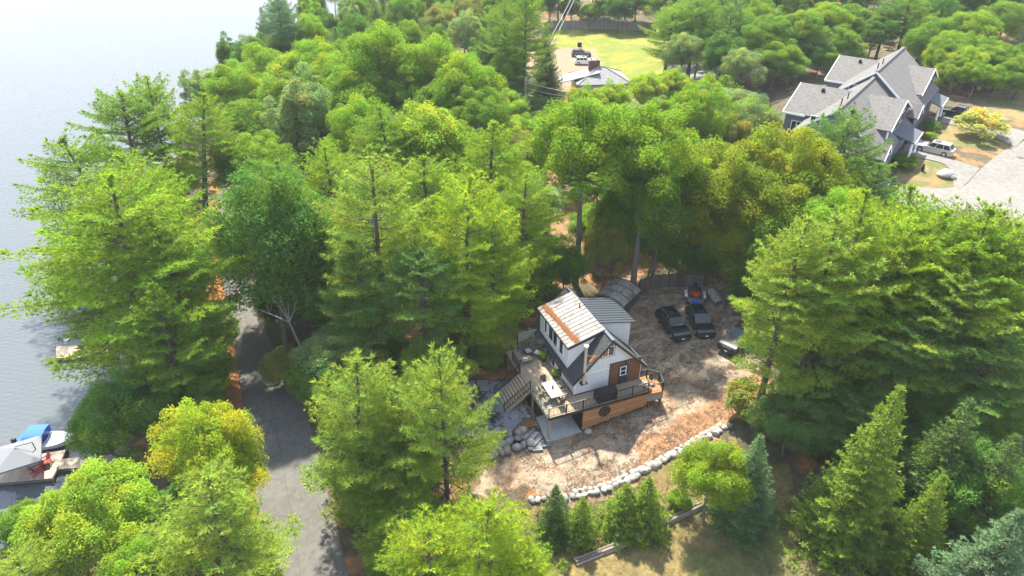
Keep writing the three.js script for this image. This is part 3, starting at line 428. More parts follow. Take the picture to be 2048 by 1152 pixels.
// ---------------------------------------------------------------- patio, slab, steps, boulders
const PY = 0.85;
tag(mk('concrete_slab', slab([[-3.4, -1.95], [0.0, -1.95], [0.0, 1.2], [-3.1, 1.2]].map(([u, v]) => hw(u, 0.13, v)), 0.4), M.concrete), 'pale concrete pad under the corner of the deck', 'concrete pad');
{ // flagstone patio: rings of irregular stones with sunken joints
  const c = hw(-7.6, PY, 3.6), t = thing('flagstone_patio', 'round grey flagstone patio with fire pit below the deck stairs', 'patio', V(0, 0, 0)), r = R(33);
  const rings = [[0, 0.75, 1], [0.75, 1.45, 7], [1.45, 2.2, 11], [2.2, 3.0, 14], [3.0, 3.85, 17]];
  for (const [a, b, n] of rings) { const o = r() * 6; for (let k = 0; k < n; k++) { const t0 = o + (k + 0.12 * r()) / n * 6.283, t1 = o + (k + 1 - 0.1 * r()) / n * 6.283, j = 0.035; const q = []; const m = a ? 3 : 12; for (let i = 0; i <= m - (a ? 0 : 1); i++) { const tt = mix(t0 + (a ? j / b : 0), t1 - (a ? j / b : 0), i / m); q.push(V(c.x + Math.cos(tt) * (b - j), PY - 0.01 * r() * (i === 0), c.z + Math.sin(tt) * (b - j))); } if (a) for (let i = 2; i >= 0; i--) { const tt = mix(t0 + j / a, t1 - j / a, i / 2); q.push(V(c.x + Math.cos(tt) * (a + j), PY, c.z + Math.sin(tt) * (a + j))); } q.forEach(p => p.y = PY); mk('flagstone', slab(q, 0.12), M.flag[Math.floor(r() * 3)], t); } }
  for (let k = 0; k < 22; k++) { const a = r() * 0.5, u = -5.3 + (k % 3) * 0.75, v = 5.6 - Math.floor(k / 3) * 0.8, w = 0.68 - 0.1 * r(); if (v < -0.6) continue; const p = [[0, 0], [w, 0.03 * r()], [w, 0.7 - 0.05 * r()], [0.03 * r(), 0.7]].map(([x, y]) => hw(u + x - (v < 1.5 ? 0.35 : 0) - 0.6, PY + 0.004, v + y)); mk('flagstone', slab(p, 0.12), M.flag[k % 3], t); }
  const bed = new THREE.CylinderGeometry(4.1, 4.4, 1.0, 40).translate(c.x, PY - 0.56, c.z), bed2 = slab([[-6.3, -0.3], [-3.6, -0.4], [-3.5, 6.5], [-6.3, 6.8]].map(([u, v]) => hw(u, PY - 0.07, v)), 0.9);
  mk('soil_bed', [bed, bed2], S(lin(0.2, 0.11, 0.055), 1, { map: TFINE, bumpMap: TFINE, bumpScale: 0.03 }), t);
  const fp = thing('fire_pit', 'round metal fire pit ring in the middle of the flagstone patio', 'fire pit', hw(-7.6, PY, 3.6)); mk('ring', new THREE.TorusGeometry(0.48, 0.07, 8, 28).rotateX(Math.PI / 2).translate(0, 0.3, 0), M.oldWood, fp); mk('wall', new THREE.CylinderGeometry(0.5, 0.52, 0.3, 28, 1, true).translate(0, 0.15, 0), M.stone[1], fp); mk('ash', new THREE.CylinderGeometry(0.46, 0.46, 0.05, 24).translate(0, 0.14, 0), S(lin(0.18, 0.17, 0.16), 1), fp);
}
const rockG = [0, 1, 2, 3, 4, 5].map(k => { const g = new THREE.IcosahedronGeometry(1, 2), p = g.attributes.position; for (let i = 0; i < p.count; i++) { const v = V(p.getX(i), p.getY(i), p.getZ(i)), n = 0.72 + 0.5 * fbm(v.x * 1.1 + k * 7 + 9, v.y * 1.1 + v.z * 1.3 + k * 3 + 5, 3), f = [V(0.5, 0.8, 0.2), V(-0.7, 0.5, 0.3), V(0.2, 0.4, 0.9), V(0.1, 0.3, -0.9), V(0.9, 0.1, 0.2)]; v.multiplyScalar(n); for (const d of f) { d.normalize(); const e = v.dot(d) - 0.78; if (e > 0) v.addScaledVector(d, -e * 0.8); } p.setXYZ(i, v.x, v.y, v.z); } return boxUV(toCreasedNormals(prep(g), 0.7)); });
function rock(parent, p, s, r, mats, flat = 0.75) { const m = put('boulder', rockG[Math.floor(r() * 6)], mats[Math.floor(r() * mats.length)], parent); m.position.copy(p); m.scale.set(s * (0.85 + 0.45 * r()), s * flat * (0.8 + 0.4 * r()), s * (0.8 + 0.35 * r())); m.rotation.set((r() - 0.5) * 0.4, r() * 6.3, (r() - 0.5) * 0.4); return m; }
{ // boulder walls: rows given as pixel polylines with elevation
  const wall = (label, rows, size, mats, seed, gap) => { const t = thing('boulder_wall', label, 'retaining wall', V(0, 0, 0)), r = R(seed); for (const [pts, sz] of rows) { const c = new THREE.CatmullRomCurve3(pts.map(([x, y, e]) => { if (e === undefined) { const g = G(x, y); g.y += sz * 0.28; return g; } return P(x, y, e); })), L = c.getLength(), n = Math.max(1, Math.round(L / (sz * gap))); for (let i = 0; i <= n; i++) { const p = c.getPointAt(clamp((i + (r() - 0.5) * 0.35) / n)); p.x += (r() - 0.5) * 0.12; p.z += (r() - 0.5) * 0.12; rock(t, p, sz * (0.8 + 0.4 * r()), r, mats); } } return t; };
  wall('curving low wall of pale whitish boulders edging the gravel driveway', [[[[1062, 1001], [1130, 996], [1180, 988], [1245, 966], [1300, 938], [1360, 905], [1420, 872], [1458, 852]], 0.34], [[[1150, 985], [1200, 974], [1250, 953], [1320, 920], [1380, 885], [1440, 852]], 0.27]], 0.4, M.paleStone, 41, 1.6);
  wall('stacked wall of rounded grey boulders below the flagstone patio', [[[[938, 920, -0.15], [975, 912, -0.1], [1010, 900, 0], [1045, 890, 0.05], [1062, 884, 0.1]], 0.42], [[[934, 903, 0.25], [965, 895, 0.3], [1000, 886, 0.32], [1035, 876, 0.35], [1052, 872, 0.35]], 0.42], [[[955, 877, 0.7], [985, 874, 0.72], [1008, 872, 0.72], [1030, 866, 0.72], [1045, 858, 0.7]], 0.4], [[[950, 855, 0.95], [975, 868, 0.9], [1000, 860, 0.95], [1022, 862, 0.95]], 0.34]], 0.4, M.stone, 43, 1.7);
  wall('boulders stepping down between the patio steps and the deck posts', [[[[1035, 795, 0.9], [1045, 815, 0.85], [1055, 830, 0.75], [1062, 843, 0.6], [1066, 856, 0.4]], 0.34], [[[1046, 800, 0.6], [1056, 818, 0.55], [1066, 840, 0.35], [1072, 853, 0.25]], 0.3]], 0.35, M.stone, 47, 1.55);
  const st = thing('stone_steps', 'flight of grey stone slab steps from the driveway up to the flagstone patio', 'steps', V(0, 0, 0)), r = R(49);
  const foot = P(1078, 884, 0.05), head = P(1026, 846, PY);
  const dir = head.clone().sub(foot).setY(0).normalize(), sd = V(-dir.z, 0, dir.x), N = 6, L = head.clone().sub(foot).setY(0).length();
  for (let i = 0; i < N; i++) { const y = 0.18 + i * (PY - 0.16) / (N - 1), a = foot.clone().addScaledVector(dir, i * L / N), b = a.clone().addScaledVector(dir, L / N + 0.06); mk('step', slab([a.clone().addScaledVector(sd, -0.75 - 0.1 * r()), a.clone().addScaledVector(sd, 0.75 + 0.1 * r()), b.clone().addScaledVector(sd, 0.75), b.clone().addScaledVector(sd, -0.75)].map(p => (p.y = y, p)), 0.2), M.flag[i % 3], st); }
  for (let k = 0; k < 4; k++) { const p = P(1066 + k * 9, 893 - k * 4 + (k % 2) * 6, 0.06); mk('step', slab([V(p.x - 0.5, 0.06, p.z - 0.3), V(p.x + 0.35, 0.06, p.z - 0.4), V(p.x + 0.45, 0.06, p.z + 0.28), V(p.x - 0.4, 0.06, p.z + 0.36)], 0.2), M.flag[k % 3], st); }
  const lone = thing('boulder', 'single pale boulder at the foot of the cedar skirt corner', 'boulder', P(1176, 862, 0.2)); rock(lone, V(0, 0, 0), 0.35, R(3), M.paleStone);
  const tb = thing('boulder', 'large pale boulder on the dry village lawn', 'boulder', G(1890, 352)); rock(tb, V(0, 0.35, 0), 0.95, R(6), M.paleStone, 0.7); rock(tb, V(0.5, 0.15, 0.9), 0.45, R(8), M.stone, 0.7);
}
function adirondack(pos, turn, mat, label, group) {
  const t = thing('adirondack_chair', label, 'chair', pos, turn, group);
  for (let i = 0; i < 5; i++) { const x = -0.24 + i * 0.12; mk('back_slat', new THREE.BoxGeometry(0.105, 0.85 - 0.05 * Math.abs(i - 2), 0.025).translate(0, 0.42, 0).rotateX(-0.42).translate(x, 0.28, -0.25), mat, t); }
  for (let i = 0; i < 5; i++) mk('seat_slat', new THREE.BoxGeometry(0.56, 0.025, 0.1).translate(0, 0.3 + i * 0.025, -0.2 + i * 0.12), mat, t);
  for (const x of [-0.36, 0.36]) { mk('armrest', B(x - 0.07, x + 0.07, 0.54, 0.565, -0.45, 0.4), mat, t); mk('leg', B(x - 0.02, x + 0.02, 0, 0.54, 0.26, 0.35), mat, t); mk('leg', beam(V(x * 0.85, 0.36, 0.36), V(x * 0.85, 0.04, -0.6), 0.03, 0.1), mat, t); mk('leg', B(x - 0.02, x + 0.02, 0.1, 0.54, -0.4, -0.33), mat, t); }
}
{
  const gr = 'black chairs round the fire pit';
  adirondack(P(957, 800, PY), 0.4, M.black, 'black adirondack chair on the far side of the fire pit facing the lake road', gr); adirondack(P(985, 838, PY), -2.2, M.black, 'black adirondack chair beside the fire pit turned away from the deck stairs', gr);
  adirondack(P(966, 848, PY), 2.9, M.black, 'black adirondack chair on the boulder wall side of the fire pit', gr); adirondack(P(938, 838, PY), 1.9, M.black, 'black adirondack chair on the lake road side of the fire pit', gr);
}
// ---------------------------------------------------------------- vehicles
function car(o) {
  const t = thing(o.name, o.label, 'car', o.pos, o.turn, o.group), L = o.L, W = o.W / 2, H = o.H, cl = 0.24, belt = H * 0.6, wr = o.wr ?? 0.36, hood = o.hood ?? 0.3, a = L / 2, pickup = o.pickup;
  // lower body: side profile with wheel arches, bevelled, slightly pinched
  const s = new THREE.Shape(), wx = [a - 0.17 * L - 0.05, -a + 0.19 * L];
  s.moveTo(-a + 0.05, cl + 0.08); s.lineTo(-a, 0.5); s.lineTo(-a + 0.04, belt - 0.05); s.lineTo(-a + 0.14, belt + 0.02);
  const hx = a - hood * L; s.lineTo(hx, belt); s.quadraticCurveTo(a - 0.35, belt - 0.03, a - 0.12, belt - 0.2); s.quadraticCurveTo(a, belt - 0.3, a, 0.5); s.lineTo(a - 0.06, cl + 0.06);
  for (const x of wx) { s.lineTo(x + wr + 0.06, cl); s.absarc(x, wr, wr + 0.06, -0.2, Math.PI + 0.2, false); s.lineTo(x - wr - 0.06, cl); } s.closePath();
  const bg = new THREE.ExtrudeGeometry(s, { depth: 2 * W - 0.16, bevelEnabled: true, bevelSize: 0.05, bevelThickness: 0.08, bevelSegments: 3, curveSegments: 14 }).translate(0, 0, -W + 0.08);
  mk('body', bg, o.paint, t);
  // cabin: tapered box with window glass set just proud of it
  const b0 = pickup ? o.cab[0] : -a + 0.12, b1 = hx + 0.12, r0 = pickup ? b0 + 0.12 : b0 + (o.rear ?? 0.45), r1 = b1 - (o.shield ?? 0.75), w0 = W - 0.07, w1 = W - 0.23, y0 = belt - 0.03, y1 = H;
  const c = [V(b0, y0, -w0), V(b1, y0, -w0), V(b1, y0, w0), V(b0, y0, w0)], d = [V(r0, y1, -w1), V(r1, y1, -w1), V(r1, y1, w1), V(r0, y1, w1)], faces = [[0, 1], [1, 2], [2, 3], [3, 0]], pos = [], tri = (p, q, r) => pos.push(...p.toArray(), ...q.toArray(), ...r.toArray());
  const cen = V(0, (y0 + y1) / 2, 0);
  for (const [i, j] of faces) { tri(c[i], d[j], c[j]); tri(c[i], d[i], d[j]); } const rc = V((r0 + r1) / 2, y1 + 0.05, 0); for (let i = 0; i < 4; i++) tri(d[i], rc, d[(i + 1) % 4]);
  const cg = new THREE.BufferGeometry(); cg.setAttribute('position', new THREE.Float32BufferAttribute(pos, 3)); cg.computeVertexNormals(); mk('cabin', cg, o.paint, t);
  const win = (i, j, f0, f1, g0 = 0.12, g1 = 0.9) => { const at2 = (f, g) => c[i].clone().lerp(c[j], f).lerp(d[i].clone().lerp(d[j], f), g), q = [at2(f0, g0), at2(f1, g0), at2(f1, g1), at2(f0, g1)], n = q[1].clone().sub(q[0]).cross(q[3].clone().sub(q[0])).normalize(); if (n.dot(q[0].clone().sub(V(rc.x, y0 + 0.1, 0))) < 0) n.negate(); q.forEach(p => p.addScaledVector(n, 0.012)); const ps = []; for (const k of [0, 1, 2, 0, 2, 3]) ps.push(...q[k].toArray()); const g = new THREE.BufferGeometry(); g.setAttribute('position', new THREE.Float32BufferAttribute(ps, 3)); g.computeVertexNormals(); return g; };
  mk('windscreen', win(1, 2, 0.06, 0.94), M.glass, t); mk('rear_window', win(3, 0, 0.08, 0.92), M.glass, t);
  const sp = pickup ? [[0.06, 0.46], [0.5, 0.9]] : [[0.05, 0.3], [0.34, 0.62], [0.66, 0.93]];
  for (const [f, g] of sp) { mk('side_window', win(0, 1, f, g), M.glass, t); mk('side_window', win(2, 3, 1 - g, 1 - f), M.glass, t); }
  if (o.roof !== false) mk('sunroof', B(mix(r0, r1, 0.55), mix(r0, r1, 0.9), y1 + 0.02, y1 + 0.045, -w1 * 0.6, w1 * 0.6), M.glass, t);
  for (const z of [-1, 1]) { mk('roof_rail', bar(V(r0 + 0.1, y1 + 0.05, z * (w1 - 0.03)), V(r1 - 0.15, y1 + 0.05, z * (w1 - 0.03)), 0.02), M.rim, t); mk('mirror', new RoundedBoxGeometry(0.16, 0.15, 0.22, 2, 0.05).translate(b1 - 0.4, belt + 0.1, z * (W + 0.08)), o.paint, t); mk('headlight', new RoundedBoxGeometry(0.22, 0.14, 0.42, 2, 0.05).translate(a - 0.12, belt - 0.3, z * (W - 0.27)), M.lamp, t); mk('tail_light', new RoundedBoxGeometry(0.12, 0.3, 0.2, 2, 0.04).translate(-a + 0.02, belt - 0.18, z * (W - 0.16)), M.red, t); }
  mk('grille', B(a - 0.04, a + 0.055, 0.5, belt - 0.26, -W * 0.5, W * 0.5), M.black, t); mk('bumper', new RoundedBoxGeometry(0.2, 0.22, W * 1.8, 2, 0.06).translate(a + 0.0, 0.4, 0), o.trimMat ?? M.black, t);
  mk('licence_plate', B(a + 0.1, a + 0.115, 0.38, 0.52, -0.16, 0.16), M.trim, t);
  for (const x of wx) for (const z of [-1, 1]) { const ty = mk('wheel', new THREE.CylinderGeometry(wr, wr, 0.24, 22).rotateX(Math.PI / 2).translate(x, wr, z * (W - 0.13)), M.tyre, t); mk('rim', [new THREE.CylinderGeometry(wr * 0.62, wr * 0.62, 0.03, 16).rotateX(Math.PI / 2).translate(x, wr, z * (W - 0.005))], M.rim, ty); }
  if (pickup) { mk('bed_liner', B(-a + 0.15, b0 - 0.06, belt - 0.1, belt + 0.026, -W + 0.16, W - 0.16), M.blackMatt, t); mk('bed_rail', [B(-a + 0.06, b0, belt + 0.02, belt + 0.1, -W + 0.02, -W + 0.14), B(-a + 0.06, b0, belt + 0.02, belt + 0.1, W - 0.14, W - 0.02), B(-a + 0.02, -a + 0.13, belt + 0.02, belt + 0.1, -W + 0.14, W - 0.14)], o.paint, t); }
  return t;
}
const heading = (a, b) => Math.atan2(-(b.z - a.z), b.x - a.x); // turn that points +x from a to b
const carAt = (rx, ry, fx, fy) => { const a = G(rx, ry), b = G(fx, fy), p = a.clone().lerp(b, 0.5); p.y = ground(p.x, p.z); return { pos: p, turn: heading(a, b) }; };
const blackPaint = paint(0.004, 0.005, 0.006), whitePaint = paint(0.75, 0.76, 0.77), silverPaint = paint(0.5, 0.47, 0.42, { metalness: 0.5 }), darkPaint = paint(0.05, 0.055, 0.06);
car({ name: 'parked_car', label: 'black sport utility vehicle with a pale sunshade, parked alone on gravel beside the post', ...carAt(1332, 640, 1358, 676), L: 4.75, W: 1.92, H: 1.66, paint: blackPaint, group: 'black vehicles on the gravel' });
car({ name: 'parked_car', label: 'black car hitched in front of the utility trailer', ...carAt(1389, 634, 1408, 670), L: 4.7, W: 1.9, H: 1.6, paint: blackPaint, shield: 1.0, group: 'black vehicles on the gravel' });
car({ name: 'parked_car', label: 'black pickup half hidden under pine boughs at the gravel edge', ...carAt(1492, 668, 1464, 698), L: 5.4, W: 1.95, H: 1.8, wr: 0.4, paint: blackPaint, pickup: true, cab: [-0.9], roof: false, group: 'black vehicles on the gravel' });
car({ name: 'parked_car', label: 'white sport utility vehicle parked beside the yellow-green lawn', ...carAt(1151, 128, 1186, 128), L: 4.6, W: 1.88, H: 1.68, paint: whitePaint, group: 'cars by the far lawn' });
car({ name: 'parked_car', label: 'dark grey car parked behind the white one on the far lawn', ...carAt(1144, 112, 1180, 112), L: 4.6, W: 1.85, H: 1.6, paint: darkPaint, group: 'cars by the far lawn' });
car({ name: 'parked_car', label: 'silver station wagon with roof rails parked in the village driveway', ...carAt(1894, 312, 1838, 299), L: 4.85, W: 1.85, H: 1.62, paint: silverPaint });
car({ name: 'parked_car', label: 'black pickup truck parked by the grey townhouse porch behind the yellow shrub', ...carAt(1945, 242, 1887, 230), L: 5.7, W: 2.0, H: 1.9, wr: 0.42, paint: blackPaint, pickup: true, cab: [-0.9], roof: false });
{ // sunshade behind a windscreen is part of the first car: bright folded sheet
  const c = scene.getObjectByName('parked_car'); mk('sunshade', new THREE.BoxGeometry(0.02, 0.3, 1.0).rotateZ(-1.0).rotateZ(Math.PI).translate(0.98, 1.18, 0), S(lin(0.45, 0.55, 0.55), 0.4), c);
}
{ // utility trailer with mesh ramp and a red mower on it
  const a = G(1390, 613), b = G(1388, 588), tn = heading(b, a), p = a.clone().lerp(b, 0.62); p.y = ground(p.x, p.z);
  const t = thing('utility_trailer', 'galvanised utility trailer with upright mesh ramp behind the black car', 'trailer', p, tn), mt = S(lin(0.3, 0.31, 0.32), 0.5, { metalness: 0.5 });
  for (let i = 0; i < 7; i++) mk('floor_plank', B(-1.5, 1.5, 0.5, 0.54, -0.78 + i * 0.224, -0.78 + i * 0.224 + 0.215), M.oldWood, t);
  mk('side_rail', [B(-1.5, 1.5, 0.82, 0.87, -0.84, -0.79), B(-1.5, 1.5, 0.5, 0.55, -0.84, -0.79)], mt, t); mk('side_rail', [B(-1.5, 1.5, 0.82, 0.87, 0.79, 0.84), B(-1.5, 1.5, 0.5, 0.55, 0.79, 0.84)], mt, t); mk('front_panel', B(1.46, 1.52, 0.5, 0.95, -0.8, 0.8), mt, t);
  const rp = new THREE.Group(); rp.name = 'ramp'; t.add(rp); mk('frame', [bar(V(-1.5, 0.55, -0.78), V(-1.62, 1.95, -0.78), 0.03), bar(V(-1.5, 0.55, 0.78), V(-1.62, 1.95, 0.78), 0.03), bar(V(-1.62, 1.95, -0.78), V(-1.62, 1.95, 0.78), 0.03)], mt, rp);
  for (let i = 1; i < 9; i++) mk('wire', bar(V(-1.5 - 0.013 * i, 0.55 + i * 0.155, -0.78), V(-1.5 - 0.013 * i, 0.55 + i * 0.155, 0.78), 0.013, 4), mt, rp); for (let i = 1; i < 9; i++) mk('wire', bar(V(-1.5, 0.55, -0.78 + i * 0.173), V(-1.62, 1.95, -0.78 + i * 0.173), 0.01, 4), mt, rp);
  mk('tongue', [beam(V(1.5, 0.48, -0.6), V(2.5, 0.46, 0), 0.07, 0.09), beam(V(1.5, 0.48, 0.6), V(2.5, 0.46, 0), 0.07, 0.09)], mt, t); mk('toolbox', new RoundedBoxGeometry(0.45, 0.35, 0.8, 2, 0.04).translate(1.85, 0.68, 0), M.blue, t);
  for (const z of [-1, 1]) { const w = mk('wheel', new THREE.CylinderGeometry(0.32, 0.32, 0.2, 18).rotateX(Math.PI / 2).translate(-0.1, 0.32, z * 0.98), M.tyre, t); mk('mudguard', [B(-0.55, 0.35, 0.68, 0.71, z * 0.98 - 0.15, z * 0.98 + 0.15), new THREE.BoxGeometry(0.3, 0.03, 0.3).rotateZ(0.9).translate(-0.63, 0.58, z * 0.98), new THREE.BoxGeometry(0.3, 0.03, 0.3).rotateZ(-0.9).translate(0.43, 0.58, z * 0.98)], S(lin(0.6, 0.6, 0.6), 0.5), t); }
  const m = thing('ride_on_mower', 'red ride-on mower loaded on the utility trailer', 'mower', p.clone().add(V(0, 0.54, 0)), tn), rd = paint(0.5, 0.05, 0.02);
  mk('hood', new RoundedBoxGeometry(0.75, 0.4, 0.6, 3, 0.1).translate(0.75, 0.45, 0), rd, m); mk('deck_plate', new RoundedBoxGeometry(0.7, 0.16, 1.05, 2, 0.05).translate(0.1, 0.25, 0), rd, m); mk('fender', new RoundedBoxGeometry(0.6, 0.2, 0.95, 2, 0.08).translate(-0.55, 0.42, 0), M.black, m); mk('seat', [new RoundedBoxGeometry(0.4, 0.1, 0.4, 2, 0.04).translate(-0.5, 0.6, 0), new RoundedBoxGeometry(0.1, 0.4, 0.4, 2, 0.04).translate(-0.72, 0.78, 0)], M.black, m); mk('steering_wheel', new THREE.TorusGeometry(0.16, 0.02, 6, 18).rotateX(1.2).rotateY(1.57).translate(0.2, 0.85, 0), M.black, m);
  for (const [x, rr] of [[0.8, 0.18], [-0.6, 0.26]]) for (const z of [-0.42, 0.42]) mk('wheel', new THREE.CylinderGeometry(rr, rr, 0.2, 16).rotateX(Math.PI / 2).translate(x, rr, z), M.tyre, m);
}
{ // hollow grey pipe section, weathered, lying beside the trailer
  const p = G(1430, 604), t = thing('culvert_pipe', 'weathered grey corrugated pipe section lying beside the trailer', 'pipe', p, 0.12), rr = [];
  for (let i = 0; i <= 26; i++) rr.push(new THREE.Vector2(0.52 + (i % 2) * 0.035, -1.25 + i * 2.5 / 26)); for (let i = 26; i >= 0; i--) rr.push(new THREE.Vector2(0.47, -1.25 + i * 2.5 / 26));
  mk('shell', new THREE.LatheGeometry(rr, 24).rotateX(Math.PI / 2).translate(0, 0.54, 0), S(lin(0.4, 0.4, 0.37), 0.8, { map: TMETAL }), t); mk('end_rim', new THREE.TorusGeometry(0.52, 0.04, 6, 24).translate(0, 0.54, 1.26), M.greyWood, t);
}
{ const t = thing('marker_post', 'short dark post standing behind the parked black vehicle', 'post', G(1339, 632)); mk('shaft', B(-0.07, 0.07, 0, 0.95, -0.07, 0.07), M.oldWood, t); mk('cap', new THREE.ConeGeometry(0.14, 0.14, 4).rotateY(0.785).translate(0, 1.02, 0), M.greyWood, t); }
{ // shed with curved patched roof behind the cottage
  M.shedSheet = S(lin(0.42, 0.41, 0.38), 0.8, { map: TMETAL }); const p = G(1232, 612), t = thing('garden_shed', 'small old shed with a curved patched sheet-metal roof behind the cottage', 'shed', p, -0.62), w = 1.55, l = 1.9;
  const arc = k => { const a = Math.PI * (0.13 + 0.74 * k), x = -Math.cos(a) * (w + 0.25) / Math.cos(Math.PI * 0.13), y = 1.15 + Math.sin(a) * 1.15; return [x, y]; };
  for (let i = 0; i < 6; i++) for (let j = 0; j < 3; j++) { const [x0, y0] = arc(i / 6), [x1, y1] = arc((i + 1) / 6), z0 = -l - 0.2 + j * (2 * l + 0.4) / 3, z1 = z0 + (2 * l + 0.4) / 3 - 0.01; mk('roof_sheet', slab([V(x0, y0 + 0.01 * (j % 2), z0), V(x1, y1 + 0.01 * (j % 2), z0), V(x1, y1 + 0.01 * (j % 2), z1), V(x0, y0 + 0.01 * (j % 2), z1)], 0.03), [M.roofPanel[1], M.shedSheet, M.shedSheet, M.greyWood][(i * 5 + j * 3) % 4], t); }
  for (let j = 0; j < 4; j++) mk('batten', [0, 1, 2, 3, 4, 5].map(i => { const [x0, y0] = arc(i / 6), [x1, y1] = arc((i + 1) / 6), z = -l - 0.15 + j * (2 * l + 0.3) / 3; return beam(V(x0, y0 + 0.04, z), V(x1, y1 + 0.04, z), 0.08, 0.05); }), M.oldWood, t);
  const pl = [[-w, 0], [w, 0], [w, 1.55]]; for (let i = 5; i >= 1; i--) pl.push([arc(i / 6)[0] * 0.92, arc(i / 6)[1] - 0.05]); pl.push([-w, 1.55]);
  mk('end_wall', prismXY(pl, -l, -l + 0.06), M.oldWood, t); mk('end_wall', prismXY(pl, l - 0.06, l), M.oldWood, t); mk('side_wall', B(-w, -w + 0.06, 0, 1.6, -l + 0.06, l - 0.06), M.oldWood, t); mk('side_wall', B(w - 0.06, w, 0, 1.6, -l + 0.06, l - 0.06), M.oldWood, t); mk('door', B(-0.7, 0.7, 0.05, 1.75, l + 0.002, l + 0.04), M.blackMatt, t);
}
function fence(name, label, pts, h, pw, mat, post, group) { // plank fence along world points
  const t = thing(name, label, 'fence', V(0, 0, 0), 0, group), r = R(pts.length * 7 + 1);
  const g0 = boxUV(prep(new THREE.BoxGeometry(pw - 0.012, h, 0.025)));
  for (let i = 0; i < pts.length - 1; i++) { const a = pts[i], b = pts[i + 1], L = Math.hypot(b.x - a.x, b.z - a.z), n = Math.round(L / pw), an = -Math.atan2(b.z - a.z, b.x - a.x); for (let k = 0; k < n; k++) { const p = a.clone().lerp(b, (k + 0.5) / n), m = put('plank', g0, Array.isArray(mat) ? mat[Math.floor(r() * mat.length)] : mat, t); m.position.set(p.x, ground(p.x, p.z) + h / 2 + 0.03 + 0.02 * r(), p.z); m.rotation.y = an; } const np = Math.ceil(L / 2.4); for (let k = 0; k <= np; k++) { const p = a.clone().lerp(b, k / np), y = ground(p.x, p.z); mk('post', B(p.x - 0.06, p.x + 0.06, y - 0.1, y + h + 0.12, p.z - 0.13, p.z - 0.02), post, t); } }
}
fence('plank_fence', 'dark weathered plank fence closing the back of the gravel yard', [[1268, 606], [1278, 588], [1300, 578], [1350, 574], [1410, 572]].map(a => G(...a)), 1.75, 0.3, [M.oldWood, S(lin(0.11, 0.085, 0.065), 0.95, { map: TWOOD })], M.oldWood);
fence('plank_fence', 'dark plank fence running beside the corrugated pipe under the trees', [[1452, 578], [1475, 610], [1500, 660]].map(a => G(...a)), 1.7, 0.3, M.oldWood, M.oldWood);
fence('plank_fence', 'long grey plank fence along the back of the far lawn', [[1095, 58], [1150, 58], [1220, 60], [1310, 62]].map(a => G(...a)), 2.2, 0.34, [M.greyWood, S(lin(0.26, 0.25, 0.23), 0.95, { map: TWOOD })], M.greyWood);
{ // low wall of stacked weathered logs on the lawn
  const t = thing('log_edging', 'long low edging of stacked weathered logs across the dry lawn', 'log border', V(0, 0, 0)), r = R(77), a = G(1150, 1128), b = G(1405, 1012), d = b.clone().sub(a), n = V(-d.z, 0, d.x).normalize(), lm = [S(lin(0.2, 0.165, 0.125), 0.95, { map: TWOOD }), S(lin(0.26, 0.215, 0.165), 0.95, { map: TWOOD }), M.oldWood];
  for (let k = 0; k < 5; k++) { const off = [-0.3, -0.06, 0.2, -0.16, 0.08][k], up = k < 3 ? 0.1 : 0.27; let f = 0; while (f < 0.995) { const len = Math.min(1 - f, 0.16 + r() * 0.14), g = Math.min(1, f + len - 0.003), p = a.clone().lerp(b, f).addScaledVector(n, off + (r() - 0.5) * 0.06), q = a.clone().lerp(b, g).addScaledVector(n, off + (r() - 0.5) * 0.06); p.y = ground(p.x, p.z) + up; q.y = ground(q.x, q.z) + up; mk('log', bar(p, q, 0.11 + 0.04 * r(), 7, 0.1 + 0.03 * r()), lm[Math.floor(r() * 3)], t); f += len; } }
}
{ const p = G(1880, 800), t = thing('garden_bench', 'pale plank bench standing among dark shrubs and pines', 'bench', p, 0.1); for (let i = 0; i < 3; i++) mk('seat_plank', B(-1.1, 1.1, 0.46, 0.5, -0.28 + i * 0.19, -0.28 + i * 0.19 + 0.175), M.paleWood, t); for (const x of [-0.85, 0.85]) mk('leg', B(x - 0.05, x + 0.05, 0, 0.45, -0.22, 0.22), M.oldWood, t); }
{ const t = thing('lumber_pile', 'small pile of pale cut boards between the spruce and the pines', 'lumber', G(1705, 830), 0.3); for (let i = 0; i < 6; i++) mk('board', new THREE.BoxGeometry(1.5, 0.06, 0.16).rotateY((i % 3) * 0.12 - 0.1).translate(0, 0.06 + Math.floor(i / 3) * 0.07, -0.2 + (i % 3) * 0.2), M.paleWood, t); }

